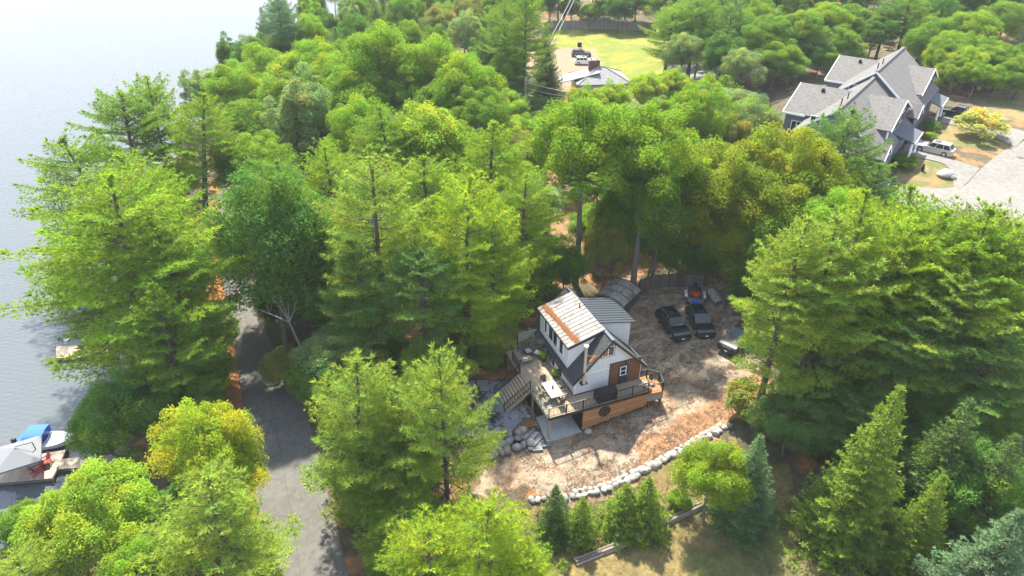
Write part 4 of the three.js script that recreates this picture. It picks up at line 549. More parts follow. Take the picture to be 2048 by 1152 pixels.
// ---------------------------------------------------------------- grey townhouse on the rise
{
  const O = V(61.1, 8, -114), TA = rad(-36.5), T = thing('townhouse', 'large grey townhouse with many shingled gables, white trim and column porches', 'house', O, TA);
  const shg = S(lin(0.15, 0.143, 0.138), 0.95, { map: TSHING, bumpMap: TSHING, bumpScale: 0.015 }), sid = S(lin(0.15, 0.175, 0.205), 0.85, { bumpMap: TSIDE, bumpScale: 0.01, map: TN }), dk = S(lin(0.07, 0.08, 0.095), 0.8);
  const sl = (q, m = shg, t = 0.16, n = 'roof') => mk(n, slab(q.map(a => V(...a)), t), m, T);
  const edge = (a, b) => mk('fascia', beam(V(...a), V(...b), 0.07, 0.24), M.trim, T);
  const win = (x, y, z, w, h, axis) => { const f = mk('window', axis === 'x' ? B(x, x + 0.06, y, y + h, z - w / 2, z + w / 2) : B(x - w / 2, x + w / 2, y, y + h, z, z + 0.06), M.trim, T), g = (s, t) => axis === 'x' ? B(x + 0.02, x + 0.07, y + 0.1, y + h - 0.1, z + s, z + t) : B(x + s, x + t, y + 0.1, y + h - 0.1, z + 0.02, z + 0.07); mk('pane', g(-w / 2 + 0.1, -0.04), M.glass, f); mk('pane', g(0.04, w / 2 - 0.1), M.glass, f); };
  for (const [xo, za, zb, zc, H] of [[0, -0.6, 16.7, 3.7, 9], [-0.1, 16.6, 34.4, 22.9, 8.2]]) {
    const R0 = xo, xl = xo - 5, xr = xo + 6.6, hl = H - 5 * 0.76, hr = H - 6.6 * 0.82;
    sl([[R0, H, za], [R0, H, zb], [xl, hl, zb], [xl, hl, za]]); sl([[R0, H, za], [xr, hr, za], [xr, hr, zb], [R0, H, zb]]);
    mk('ridge_cap', beam(V(R0, H + 0.03, za), V(R0, H + 0.03, zb), 0.4, 0.08), shg, T);
    for (const [z0, z1] of [[za + 0.35, za + 0.5], [zb - 0.5, zb - 0.35]]) mk('gable_wall', prismXY([[xl + 0.4, 0], [xr - 0.4, 0], [xr - 0.4, hr + 0.15], [R0, H - 0.2], [xl + 0.4, hl + 0.1]], z0, z1), sid, T);
    edge([R0, H - 0.12, zb + 0.03], [xl, hl - 0.12, zb + 0.03]); edge([R0, H - 0.12, zb + 0.03], [xr, hr - 0.12, zb + 0.03]);
    mk('side_wall', B(xl + 0.4, xl + 0.55, 0, hl + 0.05, za + 0.5, zb - 0.5), sid, T); mk('side_wall', B(xr - 0.55, xr - 0.4, 0, hr + 0.1, za + 0.5, zb - 0.5), sid, T);
    const ch = 7.5, ce = 5.0, hwid = 6.3, xL = xo - 8.1, xR = 5.7 + xo * 0.5;
    // cross gables on both sides
    sl([[xL, ch, zc], [R0, ch, zc], [R0, ce, zc + hwid], [xL, ce, zc + hwid]]); sl([[xL, ch, zc], [xL, ce, zc - hwid], [R0, ce, zc - hwid], [R0, ch, zc]]);
    sl([[xR, ch, zc], [R0, ch, zc], [R0, ce, zc + hwid], [xR, ce, zc + hwid]]); sl([[xR, ch, zc], [xR, ce, zc - hwid], [R0, ce, zc - hwid], [R0, ch, zc]]);
    for (const s of [-1, 1]) { edge([xL - 0.03, ch - 0.12, zc], [xL - 0.03, ce - 0.12, zc + s * hwid]); edge([xR + 0.03, ch - 0.12, zc], [xR + 0.03, ce - 0.12, zc + s * hwid]); edge([xL, ce - 0.14, zc + s * (hwid + 0.03)], [xL + 3, ce - 0.14, zc + s * (hwid + 0.03)]); mk('side_wall', B(xL + 0.5, R0, 0, ce, zc + s * (hwid - 0.5) - 0.08, zc + s * (hwid - 0.5) + 0.08), sid, T); mk('side_wall', B(R0, xR - 0.5, 0, ce, zc + s * (hwid - 0.5) - 0.07, zc + s * (hwid - 0.5) + 0.07), sid, T); }
    const gp = [[zc - hwid + 0.42, 0], [zc + hwid - 0.42, 0], [zc + hwid - 0.42, ce + 0.02], [zc, ch - 0.22], [zc - hwid + 0.42, ce + 0.02]];
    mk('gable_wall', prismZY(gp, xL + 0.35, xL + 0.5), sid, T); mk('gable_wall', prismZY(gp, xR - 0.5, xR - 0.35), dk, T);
    for (const s of [-1, 1]) mk('corner_trim', B(xR - 0.5, xR - 0.3, 0, ce, zc + s * (hwid - 0.42) - 0.12, zc + s * (hwid - 0.42) + 0.12), M.trim, T);
    win(xR - 0.36, 4.0, zc + 2, 1.6, 1.4, 'x'); win(xR - 0.36, 4.0, zc - 2, 1.6, 1.4, 'x'); win(xl + 2.5, 5.4, zb - 0.36, 1.4, 1.3, 'z'); win(xR - 3, 2.6, zc + hwid - 0.45, 1.3, 1.4, 'z'); win(xL + 2, 2.4, zc + hwid - 0.45, 1.4, 1.5, 'z');
    // garage bay, porch roof and paired columns in front
    const gz = zc - 0.4; mk('garage_door', B(xR - 0.36, xR - 0.3, 0.05, 2.4, gz - 1.6, gz + 1.6), M.trim, T);
    sl([[xR - 0.4, 3.7, gz - 2.6], [xR - 0.4, 3.7, gz + 2.9], [xR + 2.6, 2.85, gz + 2.9], [xR + 2.6, 2.85, gz - 2.6]], dk, 0.18, 'porch_roof'); edge([xR + 2.62, 2.72, gz - 2.6], [xR + 2.62, 2.72, gz + 2.9]);
    for (const o of [-2.3, -1.8, 2.1, 2.6]) { const c = mk('column', new THREE.CylinderGeometry(0.13, 0.15, 2.5, 12).translate(xR + 2.3, 1.45, gz + o), M.trim, T); mk('plinth', B(xR + 2.08, xR + 2.52, 0, 0.24, gz + o - 0.2, gz + o + 0.2), M.trim, c); }
    // small entrance gable between the bays
    const ez = zc + 12.2, eh = 5.3; sl([[xR + 1.2, eh, ez], [R0 + 2, eh, ez], [R0 + 2, eh - 1.5, ez + 1.8], [xR + 1.2, eh - 1.5, ez + 1.8]]); sl([[xR + 1.2, eh, ez], [xR + 1.2, eh - 1.5, ez - 1.8], [R0 + 2, eh - 1.5, ez - 1.8], [R0 + 2, eh, ez]]);
    for (const s of [-1, 1]) edge([xR + 1.24, eh - 0.1, ez], [xR + 1.24, eh - 1.6, ez + s * 1.8]);
    mk('gable_wall', prismZY([[ez - 1.5, 0], [ez + 1.5, 0], [ez + 1.5, eh - 1.35], [ez, eh - 0.2], [ez - 1.5, eh - 1.35]], xR + 0.7, xR + 0.85), sid, T); const dz = mk('door', B(xR + 0.86, xR + 0.9, 0.5, 2.6, ez - 0.5, ez + 0.5), M.navy, T); mk('handle', new THREE.SphereGeometry(0.05, 8, 6).translate(xR + 0.95, 1.5, ez + 0.35), M.steel, dz);
    for (let i = 0; i < 3; i++) mk('step', B(xR + 0.9, xR + 2.2 - i * 0.4, i * 0.17 + 0.02, i * 0.17 + 0.17, ez - 1.1, ez + 1.1), M.concrete, T);
    for (const z of [zb - 6, zb - 3]) mk('vent_pipe', bar(V(R0 - 0.5, H - 0.6, z), V(R0 - 0.5, H + 0.5, z), 0.08, 8), M.black, T); mk('roof_vent', B(xL + 3.2, xL + 3.6, ch - 0.45, ch - 0.05, zc + 0.9, zc + 1.3), M.blackMatt, T);
  }
}
{ // far bungalow with hip roof and brick chimney
  const c = V(18, 0.4, -146.5), t = thing('bungalow', 'far bungalow with pale grey hip roof and a brick chimney', 'house', c, 0.12), shg = S(lin(0.27, 0.27, 0.275), 0.95, { map: TSHING });
  const w = 5.6, d = 4.6, e = 2.9, h = 5.2; const c4 = [V(-w, e, -d), V(w, e, -d), V(w, e, d), V(-w, e, d)], r0 = V(-0.5, h, 0), r1 = V(0.9, h, 0);
  for (const q of [[c4[3], c4[2], r1, r0], [c4[1], c4[0], r0, r1], [c4[2], c4[1], r1], [c4[0], c4[3], r0]]) mk('roof', slab(q, 0.15), shg, t);
  for (const [a, b] of [[c4[3], r0], [c4[2], r1], [c4[1], r1], [c4[0], r0], [r0, r1]]) mk('hip_cap', beam(a.clone().add(V(0, 0.04, 0)), b.clone().add(V(0, 0.04, 0)), 0.25, 0.08), S(lin(0.17, 0.17, 0.175), 0.9), t);
  mk('wall', B(-w + 0.5, w - 0.5, 0, e - 0.05, -d + 0.5, d - 0.5), S(lin(0.5, 0.48, 0.44), 0.9, { map: TN }), t); const w1 = mk('window', B(-1, 1, 1, 2.2, d - 0.5, d - 0.42), M.trim, t); mk('pane', B(-0.9, 0.9, 1.1, 2.1, d - 0.45, d - 0.41), M.glass, w1);
  mk('gable_extension', slab([V(-w - 3, e + 0.3, -1.5), V(-0.5, h - 0.3, -1.5), V(-0.5, h - 0.5, 2.5), V(-w - 3, e, 2.5)], 0.15), shg, t);
  const ch = new THREE.Group(); ch.name = 'chimney'; t.add(ch); const bm = [0, 1, 2].map(i => S(lin([0.3, 0.36, 0.26][i], [0.1, 0.13, 0.085][i], [0.06, 0.075, 0.05][i]), 0.95, { map: TFINE }));
  const r = R(15), bw = 0.46, bh = 0.24; mk('core', B(-2.35, -0.05, e, h + 1.15, -1.0, -0.3), S(lin(0.35, 0.3, 0.27), 1), ch);
  for (let j = 0; j < 12; j++) for (let i = 0; i < 5; i++) { const x0 = -2.37 + i * bw + (j % 2 ? 0 : -0.0), y = e + 0.5 + j * bh; mk('brick', B(x0 + 0.015, x0 + bw - 0.015, y + 0.015, y + bh - 0.015, -0.3, -0.27 + 0.01 * r()), bm[Math.floor(r() * 3)], ch); }
  mk('cap', B(-2.45, 0.05, h + 1.15, h + 1.3, -1.08, -0.22), M.concrete, ch); for (const x of [-1.8, -0.6]) mk('flue', bar(V(x, h + 1.3, -0.65), V(x, h + 1.75, -0.65), 0.16, 10), M.steel, ch);
}
{ // utility pole and its wires
  const pp = P(1051, 158, 9.5), y0 = ground(pp.x, pp.z), t = thing('utility_pole', 'grey wooden utility pole rising out of the trees near the bungalow', 'utility pole', V(pp.x, y0, pp.z)), h = 9.5 - y0;
  mk('shaft', bar(V(0, 0, 0), V(0, h, 0), 0.16, 10, 0.12), M.greyWood, t); mk('crossarm', beam(V(-0.2, h - 0.3, 0), V(1.0, h - 0.3, 0.1), 0.1, 0.12), M.greyWood, t); mk('insulator', [bar(V(0.9, h - 0.25, 0.1), V(0.9, h, 0.1), 0.05, 8)], M.trim, t); mk('brace', beam(V(0, h - 1.3, 0), V(0.8, h - 0.35, 0.08), 0.05, 0.05), M.greyWood, t);
  const wire = (a, b, sag, label, group) => { const m = a.clone().lerp(b, 0.5); m.y -= sag; tag(mk('power_line', new THREE.TubeGeometry(new THREE.QuadraticBezierCurve3(a, m, b), 24, 0.045, 5), S(lin(0.35, 0.35, 0.35), 0.6)), label, 'wire', group); };
  wire(pp.clone().add(V(0, -0.1, 0)), P(1145, -8, 15), 1.2, 'power line rising from the utility pole toward the far trees', 'power lines'); wire(pp.clone().add(V(0.9, -0.1, 0.1)), P(1152, -8, 15), 1.2, 'power line rising from the utility pole toward the far trees', 'power lines');
  wire(pp.clone().add(V(0, -0.5, 0)), P(1240, 200, 8), 0.8, 'power line running from the utility pole past the bungalow roof', 'power lines'); wire(pp.clone().add(V(0, -1.4, 0)), P(1130, 192, 6), 0.5, 'service wire hanging below the power line at the utility pole', 'power lines');
}
{ const t = thing('garden_bin', 'small dark bin standing on the far lawn', 'bin', G(1159, 93)); mk('bin_body', new RoundedBoxGeometry(1.0, 0.9, 0.8, 2, 0.08).translate(0, 0.5, 0), M.blackMatt, t); mk('lid', B(-0.55, 0.55, 0.96, 1.04, -0.45, 0.45), M.oldWood, t); }
{ const t = thing('lawn_ornament', 'small dark bear figure ornament on the dry village lawn', 'ornament', G(1844, 342)); const pr = [[0.16, 0], [0.24, 0.25], [0.22, 0.5], [0.13, 0.66], [0.15, 0.78], [0.13, 0.9], [0.0, 0.97]].map(a => new THREE.Vector2(...a)); mk('figure', [new THREE.LatheGeometry(pr, 14), new THREE.SphereGeometry(0.06, 8, 6).translate(-0.09, 0.95, 0), new THREE.SphereGeometry(0.06, 8, 6).translate(0.09, 0.95, 0), new THREE.SphereGeometry(0.08, 8, 6).translate(0, 0.82, 0.14)], S(lin(0.03, 0.022, 0.018), 0.8), t); mk('stump', new THREE.CylinderGeometry(0.24, 0.28, 0.2, 12).translate(0, -0.08, 0), M.oldWood, t); }
tag(mk('manhole_cover', new THREE.CylinderGeometry(0.38, 0.38, 0.02, 20), S(lin(0.16, 0.15, 0.14), 0.8, { map: TFINE })), 'round iron manhole cover in the pale village road', 'manhole').position.copy(G(2040, 316).add(V(0, 0.125, 0)));
// ---------------------------------------------------------------- docks, boat, parasol
function dock(name, label, q, y, n, along) { // q: four corners (px) at elevation y
  const c = q.map(a => P(a[0], a[1], y)), t = thing(name, label, 'dock', V(0, 0, 0)), r = R(n * 3);
  const pm = [M.paleWood, S(lin(0.42, 0.34, 0.27), 0.85, { map: TWOOD }), S(lin(0.5, 0.42, 0.33), 0.85, { map: TWOOD })];
  for (let i = 0; i < n; i++) { const f = i / n, g = (i + 0.95) / n; mk('plank', slab([c[0].clone().lerp(c[1], f), c[0].clone().lerp(c[1], g), c[3].clone().lerp(c[2], g), c[3].clone().lerp(c[2], f)], 0.05), pm[Math.floor(r() * 3)], t); }
  for (let i = 0; i < 4; i++) { const a = c[i].clone().add(V(0, -0.19, 0)), b = c[(i + 1) % 4].clone().add(V(0, -0.19, 0)); mk('edge_beam', beam(a, b, 0.08, 0.26), M.oldWood, t); }
  for (const p of c) mk('float_post', B(p.x - 0.09, p.x + 0.09, LAKE - 2, y - 0.06, p.z - 0.09, p.z + 0.09), M.oldWood, t);
}
dock('swim_dock', 'wide pale wooden dock with parasol and red chairs on the lake', [[-40, 930], [132, 899], [105, 956], [-70, 972]], LAKE + 0.55, 26, 0);
dock('gangway', 'narrow pale wooden gangway joining the wide dock to the shore', [[232, 908], [120, 918], [116, 938], [236, 930]], LAKE + 0.53, 20, 0);
dock('small_dock', 'small pale dock end showing below the big shoreline pine', [[112, 692], [215, 690], [220, 712], [112, 716]], LAKE + 0.5, 20, 0);
tag(mk('kayak_seat', new RoundedBoxGeometry(0.5, 0.4, 0.5, 2, 0.1), M.trim), 'white box seat at the end of the small dock', 'box').position.copy(P(133, 682, LAKE + 0.7));
{ // large grey square parasol, tilted
  const b = P(72, 935, LAKE + 0.55), t = thing('parasol', 'large grey square parasol shading the wide dock', 'parasol', b, 0.5), cl = S(lin(0.17, 0.18, 0.195), 0.95, { side: THREE.DoubleSide });
  const ap = V(-0.75, 2.75, 0), k = 1.75, cor = [V(-k, 1.95, -k), V(k, 1.95, -k), V(k, 1.95, k), V(-k, 1.95, k)].map(p => p.add(V(-0.75, 0, 0)));
  for (let i = 0; i < 4; i++) { const a = cor[i], c = cor[(i + 1) % 4]; mk('canopy_panel', slab([ap, a, c], 0.02), cl, t); mk('valance', slab([a, c, c.clone().add(V(0, -0.16, 0)), a.clone().add(V(0, -0.16, 0))], 0.01), cl, t); mk('rib', bar(ap.clone().add(V(0, -0.05, 0)), a.clone().add(V(0, -0.05, 0)), 0.018), M.steel, t); }
  mk('pole', [bar(V(0.75, 0, 0.4), V(0.6, 2.9, 0.2), 0.04, 8), bar(V(0.6, 2.9, 0.2), ap.clone().add(V(0, 0.1, 0)), 0.03, 8)], M.black, t); mk('base', B(0.4, 1.1, 0.0, 0.12, 0.1, 0.8), M.blackMatt, t);
}
{ const rd = S(lin(0.42, 0.025, 0.03), 0.5), gr = 'red chairs on the dock'; adirondack(P(78, 945, LAKE + 0.55), 2.3, rd, 'red adirondack chair on the wide dock beside the parasol base', gr); adirondack(P(92, 929, LAKE + 0.55), -0.6, rd, 'red adirondack chair on the wide dock next to the gangway', gr); }
{ // moored boat
  const a = P(38, 893, LAKE), b = P(155, 884, LAKE), t = thing('motor_boat', 'white motor boat with blue canvas top moored beside the dock', 'boat', a.clone().lerp(b, 0.5), heading(a, b)), L = a.distanceTo(b) / 2;
  const st = [[-L, 1.0], [-L * 0.5, 1.12], [0, 1.1], [L * 0.45, 0.92], [L * 0.78, 0.52], [L, 0.04]], ring = ([x, w], i) => { const r = 0.6 + 0.22 * (i / 5) ** 2; return [V(x, r, -w), V(x, 0.25, -w * 0.93), V(x, -0.25, -w * 0.45), V(x, -0.3, 0), V(x, -0.25, w * 0.45), V(x, 0.25, w * 0.93), V(x, r, w)]; };
  const rs = st.map(ring), quad = (p, a, b, c, d) => p.push(...a.toArray(), ...b.toArray(), ...c.toArray(), ...a.toArray(), ...c.toArray(), ...d.toArray()), G2 = p => { const g = new THREE.BufferGeometry(); g.setAttribute('position', new THREE.Float32BufferAttribute(p, 3)); g.computeVertexNormals(); return g; };
  const hp = [], hs = []; for (let i = 0; i < 5; i++) for (let k = 0; k < 6; k++) quad(k === 0 || k === 5 ? hp : hs, rs[i][k], rs[i + 1][k], rs[i + 1][k + 1], rs[i][k + 1]); for (let k = 1; k < 6; k++) hp.push(...rs[0][0].toArray(), ...rs[0][k].toArray(), ...rs[0][k + 1].toArray());
  const wp = paint(0.72, 0.73, 0.76, { side: THREE.DoubleSide }), bp = paint(0.12, 0.14, 0.4, { side: THREE.DoubleSide }); mk('hull', G2(hp), wp, t); mk('keel', G2(hs), bp, t);
  const dp = []; for (let i = 2; i < 5; i++) { const f = p => p.clone().add(V(0, -0.03, 0)); quad(dp, f(rs[i][0]), f(rs[i][6]), f(rs[i + 1][6]), f(rs[i + 1][0])); } mk('foredeck', G2(dp), wp, t);
  mk('sole', B(-L + 0.05, 0.1, 0.12, 0.16, -0.9, 0.9), M.paleWood, t); mk('windshield', slab([V(0.1, 0.7, -0.85), V(0.5, 0.62, -0.4), V(0.3, 1.1, -0.4), V(-0.05, 1.1, -0.8)], 0.02), M.pane, t); mk('windshield', slab([V(0.1, 0.7, 0.85), V(0.5, 0.62, 0.4), V(0.3, 1.1, 0.4), V(-0.05, 1.1, 0.8)], 0.02), M.pane, t);
  for (const z of [-0.5, 0.5]) mk('seat', new RoundedBoxGeometry(0.5, 0.5, 0.5, 2, 0.08).translate(-0.4, 0.4, z), M.blue, t);
  const cv = new THREE.Shape(); cv.moveTo(-1.0, 0); cv.quadraticCurveTo(-0.9, 0.24, 0, 0.28); cv.quadraticCurveTo(0.9, 0.24, 1.0, 0); cv.quadraticCurveTo(0.85, 0.18, 0, 0.22); cv.quadraticCurveTo(-0.85, 0.18, -1.0, 0);
  mk('canvas_top', new THREE.ExtrudeGeometry(cv, { depth: 1.7, bevelEnabled: false, curveSegments: 10 }).rotateY(Math.PI / 2).translate(-1.4, 1.55, 0), M.blue, t);
  mk('stern_cover', new RoundedBoxGeometry(1.3, 0.22, 1.95, 2, 0.09).rotateZ(0.12).translate(-L + 0.75, 0.75, 0), M.blue, t); mk('side_curtain', slab([V(-1.4, 1.56, -0.98), V(0.2, 1.56, -0.98), V(0.2, 0.7, -1.06), V(-1.2, 0.66, -1.08)], 0.02), M.blue, t);
  for (const [x, z] of [[-1.3, -0.95], [-1.3, 0.95], [0.25, -0.95], [0.25, 0.95]]) mk('frame_tube', bar(V(x * 0.6, 0.65, z), V(x, 1.56, z), 0.02), M.steel, t);
  mk('outboard', [new RoundedBoxGeometry(0.4, 0.55, 0.35, 2, 0.1).translate(-L - 0.2, 0.75, 0), B(-L - 0.25, -L - 0.12, -0.4, 0.5, -0.06, 0.06)], M.black, t);
}

// ---------------------------------------------------------------- trees
const rv = (r, o = V(0, 0, 0)) => { let x, y, z, l; do { x = r() * 2 - 1; y = r() * 2 - 1; z = r() * 2 - 1; l = x * x + y * y + z * z; } while (l > 1 || l < 0.01); l = Math.sqrt(l); return o.set(x / l, y / l, z / l); };
class Leaves { // many leaf-sized faces with a colour each
  constructor() { this.p = []; this.c = []; }
  tri(a, b, c, k) { this.p.push(a.x, a.y, a.z, b.x, b.y, b.z, c.x, c.y, c.z); for (let i = 0; i < 3; i++) this.c.push(k[0], k[1], k[2]); }
  tuft(p, dir, len, n, r, k, w = 0.2) { const d = V(0, 0, 0), s = V(0, 0, 0); for (let i = 0; i < n; i++) { rv(r, d).multiplyScalar(0.85).add(dir).normalize(); rv(r, s).cross(d).normalize().multiplyScalar(len * w); const q = 0.8 + 0.4 * r(), l = len * (0.7 + 0.6 * r()); this.tri(p.clone().sub(s), p.clone().add(s), p.clone().addScaledVector(d, l), [k[0] * q, k[1] * q, k[2] * q]); } }
  leaf(p, n, s, r, k) { const a = rv(r).cross(n).normalize(), b = a.clone().cross(n), q = 0.78 + 0.44 * r(), kk = [k[0] * q, k[1] * q, k[2] * q], t1 = p.clone().addScaledVector(a, s), t2 = p.clone().addScaledVector(a, -s), m1 = p.clone().addScaledVector(b, s * 0.62).addScaledVector(n, s * 0.2), m2 = p.clone().addScaledVector(b, -s * 0.62).addScaledVector(n, s * 0.2); this.tri(t1, m1, t2, kk); this.tri(t1, t2, m2, kk); }
  build() { const g = new THREE.BufferGeometry(); g.setAttribute('position', new THREE.Float32BufferAttribute(this.p, 3)); g.setAttribute('color', new THREE.Float32BufferAttribute(this.c, 3)); g.computeVertexNormals(); return g; }
}
function limb(pts, r0, r1, seg = 6) { // tapered limb through points
  const c = new THREE.CatmullRomCurve3(pts), n = Math.max(2, pts.length * 2), g = new THREE.TubeGeometry(c, n, 1, seg), p = g.attributes.position, row = seg + 1;
  for (let i = 0; i <= n; i++) { const o = c.getPointAt(i / n), k = mix(r0, r1, i / n); for (let j = 0; j < row; j++) { const q = i * row + j; p.setXYZ(q, o.x + (p.getX(q) - o.x) * k, o.y + (p.getY(q) - o.y) * k, o.z + (p.getZ(q) - o.z) * k); } }
  g.computeVertexNormals(); return prep(g);
}
// white pine: whorls of long limbs carrying flat, upturned plumes of needles
function pineGeo(seed, o) {
  const r = R(seed), { h, R: rad0, c0 = 0.25, n = 19, up = 0.35, top = 0.7 } = o, L = new Leaves(), wood = [];
  const bx = (r() - 0.5) * 0.6, bz = (r() - 0.5) * 0.6, tr = t => V(bx * t * t * 2, h * t, bz * t * t * 2);
  wood.push(limb([0, 0.25, 0.5, 0.75, 0.97].map(tr), h * 0.017, h * 0.003, 8));
  for (let w = 0; w < n; w++) {
    const f = w / (n - 1), t = c0 + (0.985 - c0) * Math.pow(f, 0.92), prof = f < 0.35 ? mix(0.72, 1, f / 0.35) : Math.pow(1 - (f - 0.35) / 0.65, top) * 0.97 + 0.03, nb = f > 0.93 ? 4 : 5 + Math.floor(r() * 2), a0 = r() * 6.3;
    for (let b = 0; b < nb; b++) {
      const bare = r() < (f < 0.35 ? 0.38 : 0.08);
      const len = rad0 * prof * (0.62 + 0.5 * r()), a = a0 + (b + (r() - 0.5) * 0.6) / nb * 6.283, rise = mix(-0.12, up + 0.55, Math.pow(f, 1.6)) + (r() - 0.5) * 0.18, o0 = tr(t).add(V(0, (r() - 0.5) * h * 0.025, 0)), od = V(Math.cos(a), 0, Math.sin(a)), sd = V(-od.z, 0, od.x), bp = s => o0.clone().addScaledVector(od, len * s).add(V(0, len * (rise * s + 0.22 * s * s * s), 0)).addScaledVector(sd, len * 0.08 * Math.sin(s * 3 + b));
      wood.push(limb([bp(0), bp(0.5), bp(0.96)], 0.02 + 0.009 * len, 0.01, 4)); if (bare) { wood.push(limb([bp(0.45), bp(0.6).addScaledVector(sd, 0.3), bp(0.75).addScaledVector(sd, len * 0.22)], 0.02, 0.008, 3)); continue; }
      const k0 = 0.85 + 0.3 * r(), yel = r(), kc = [k0 * (0.86 + 0.26 * yel), k0, k0 * (1.05 - 0.3 * yel)];
      const s0 = f > 0.75 ? 0.12 : 0.3, m = Math.max(3, Math.round(len * (1 - s0) / 0.23));
      for (let i = 0; i < m; i++) {
        const s = mix(s0, 1, (i + r() * 0.6) / m), q = bp(s), bl = Math.min(1.6, len * 0.45) * (1 - 0.62 * Math.max(0, (s - 0.45) / 0.55)) * (0.55 + 0.6 * r());
        for (const sgn of [-1, 1]) { const dd = od.clone().multiplyScalar(0.75).addScaledVector(sd, sgn).normalize(), mm = Math.max(1, Math.round(bl / 0.24)); for (let j = 0; j < mm; j++) { const e = (j + 0.7) / mm, p = q.clone().addScaledVector(dd, bl * e).add(V((r() - 0.5) * 0.2, 0.1 * e * bl + (r() - 0.5) * 0.16, (r() - 0.5) * 0.2)); L.tuft(p, dd.clone().multiplyScalar(0.55).add(V(0, 0.5, 0)), 0.25 + 0.12 * r(), o.dens ?? 8, r, kc, o.nw ?? 0.095); } }
      }
      L.tuft(bp(1), od.clone().add(V(0, 0.9, 0)), 0.42, 10, r, kc);
    }
  }
  for (let i = 0; i < 7; i++) L.tuft(tr(0.93 + i * 0.011), V(0, 1, 0), 0.45, 10, r, [1.1, 1.05, 0.9]);
  return { wood: boxUV(mergeGeometries(wood)), leaf: L.build() };
}
// spruce: dense cone of short drooping limbs
function spruceGeo(seed, o) {
  const r = R(seed), { h, R: rad0, n = 40, droop = 0.22, tl = 0.165 } = o, L = new Leaves(), wood = [limb([V(0, 0, 0), V(0.03, h * 0.5, 0), V(0, h * 0.98, 0)], h * 0.016, 0.015, 7)];
  for (let w = 0; w < n; w++) {
    const f = w / (n - 1), y = h * (0.03 + 0.95 * f), nb = Math.round(mix(11, 5, f)), a0 = r() * 6.3;
    for (let b = 0; b < nb; b++) {
      const len = rad0 * (Math.pow(1 - f, 1.05) * 0.97 + 0.03) * (0.72 + 0.42 * r()), a = a0 + (b + (r() - 0.5) * 0.7) / nb * 6.283, od = V(Math.cos(a), 0, Math.sin(a)), sd = V(-od.z, 0, od.x), bp = s => V(0, y + (r() - 0.5) * 0.05, 0).addScaledVector(od, len * s).add(V(0, len * (-droop * (1 - f) * Math.sin(s * 2.2) + 0.25 * f * s + 0.16 * s * s * s), 0));
      const k0 = 0.8 + 0.4 * r(), kc = [k0 * (0.92 + 0.2 * r()), k0, k0], m = Math.max(2, Math.round(len / 0.17)); if (len > 0.8) wood.push(limb([bp(0), bp(0.5), bp(0.9)], 0.03, 0.008, 3));
      for (let i = 0; i < m; i++) { const s = (i + 0.6 + 0.4 * r()) / m; if (s < 0.2 && len > 1.2) continue; const q = bp(s), bl = Math.min(0.85, len * 0.4) * (1.05 - 0.8 * s) * (0.6 + 0.6 * r()); for (const sgn of [-1, 1]) { const dd = od.clone().addScaledVector(sd, sgn * 0.9).normalize(), mm = Math.max(1, Math.round(bl / 0.17)); for (let j = 0; j < mm; j++) L.tuft(q.clone().addScaledVector(dd, bl * (j + 0.6) / mm).add(V((r() - 0.5) * 0.1, (r() - 0.7) * 0.1, (r() - 0.5) * 0.1)), dd.clone().multiplyScalar(0.8).add(V(0, 0.15, 0)), tl * (0.8 + 0.4 * r()), 4, r, kc, 0.26); } }
      L.tuft(bp(1), od.clone().add(V(0, 0.2, 0)), tl * 1.5, 5, r, kc, 0.22);
    }
  }
  L.tuft(V(0, h * 0.97, 0), V(0, 1.4, 0), 0.4, 8, r, [1, 1, 1]);
  return { wood: boxUV(mergeGeometries(wood)), leaf: L.build() };
}
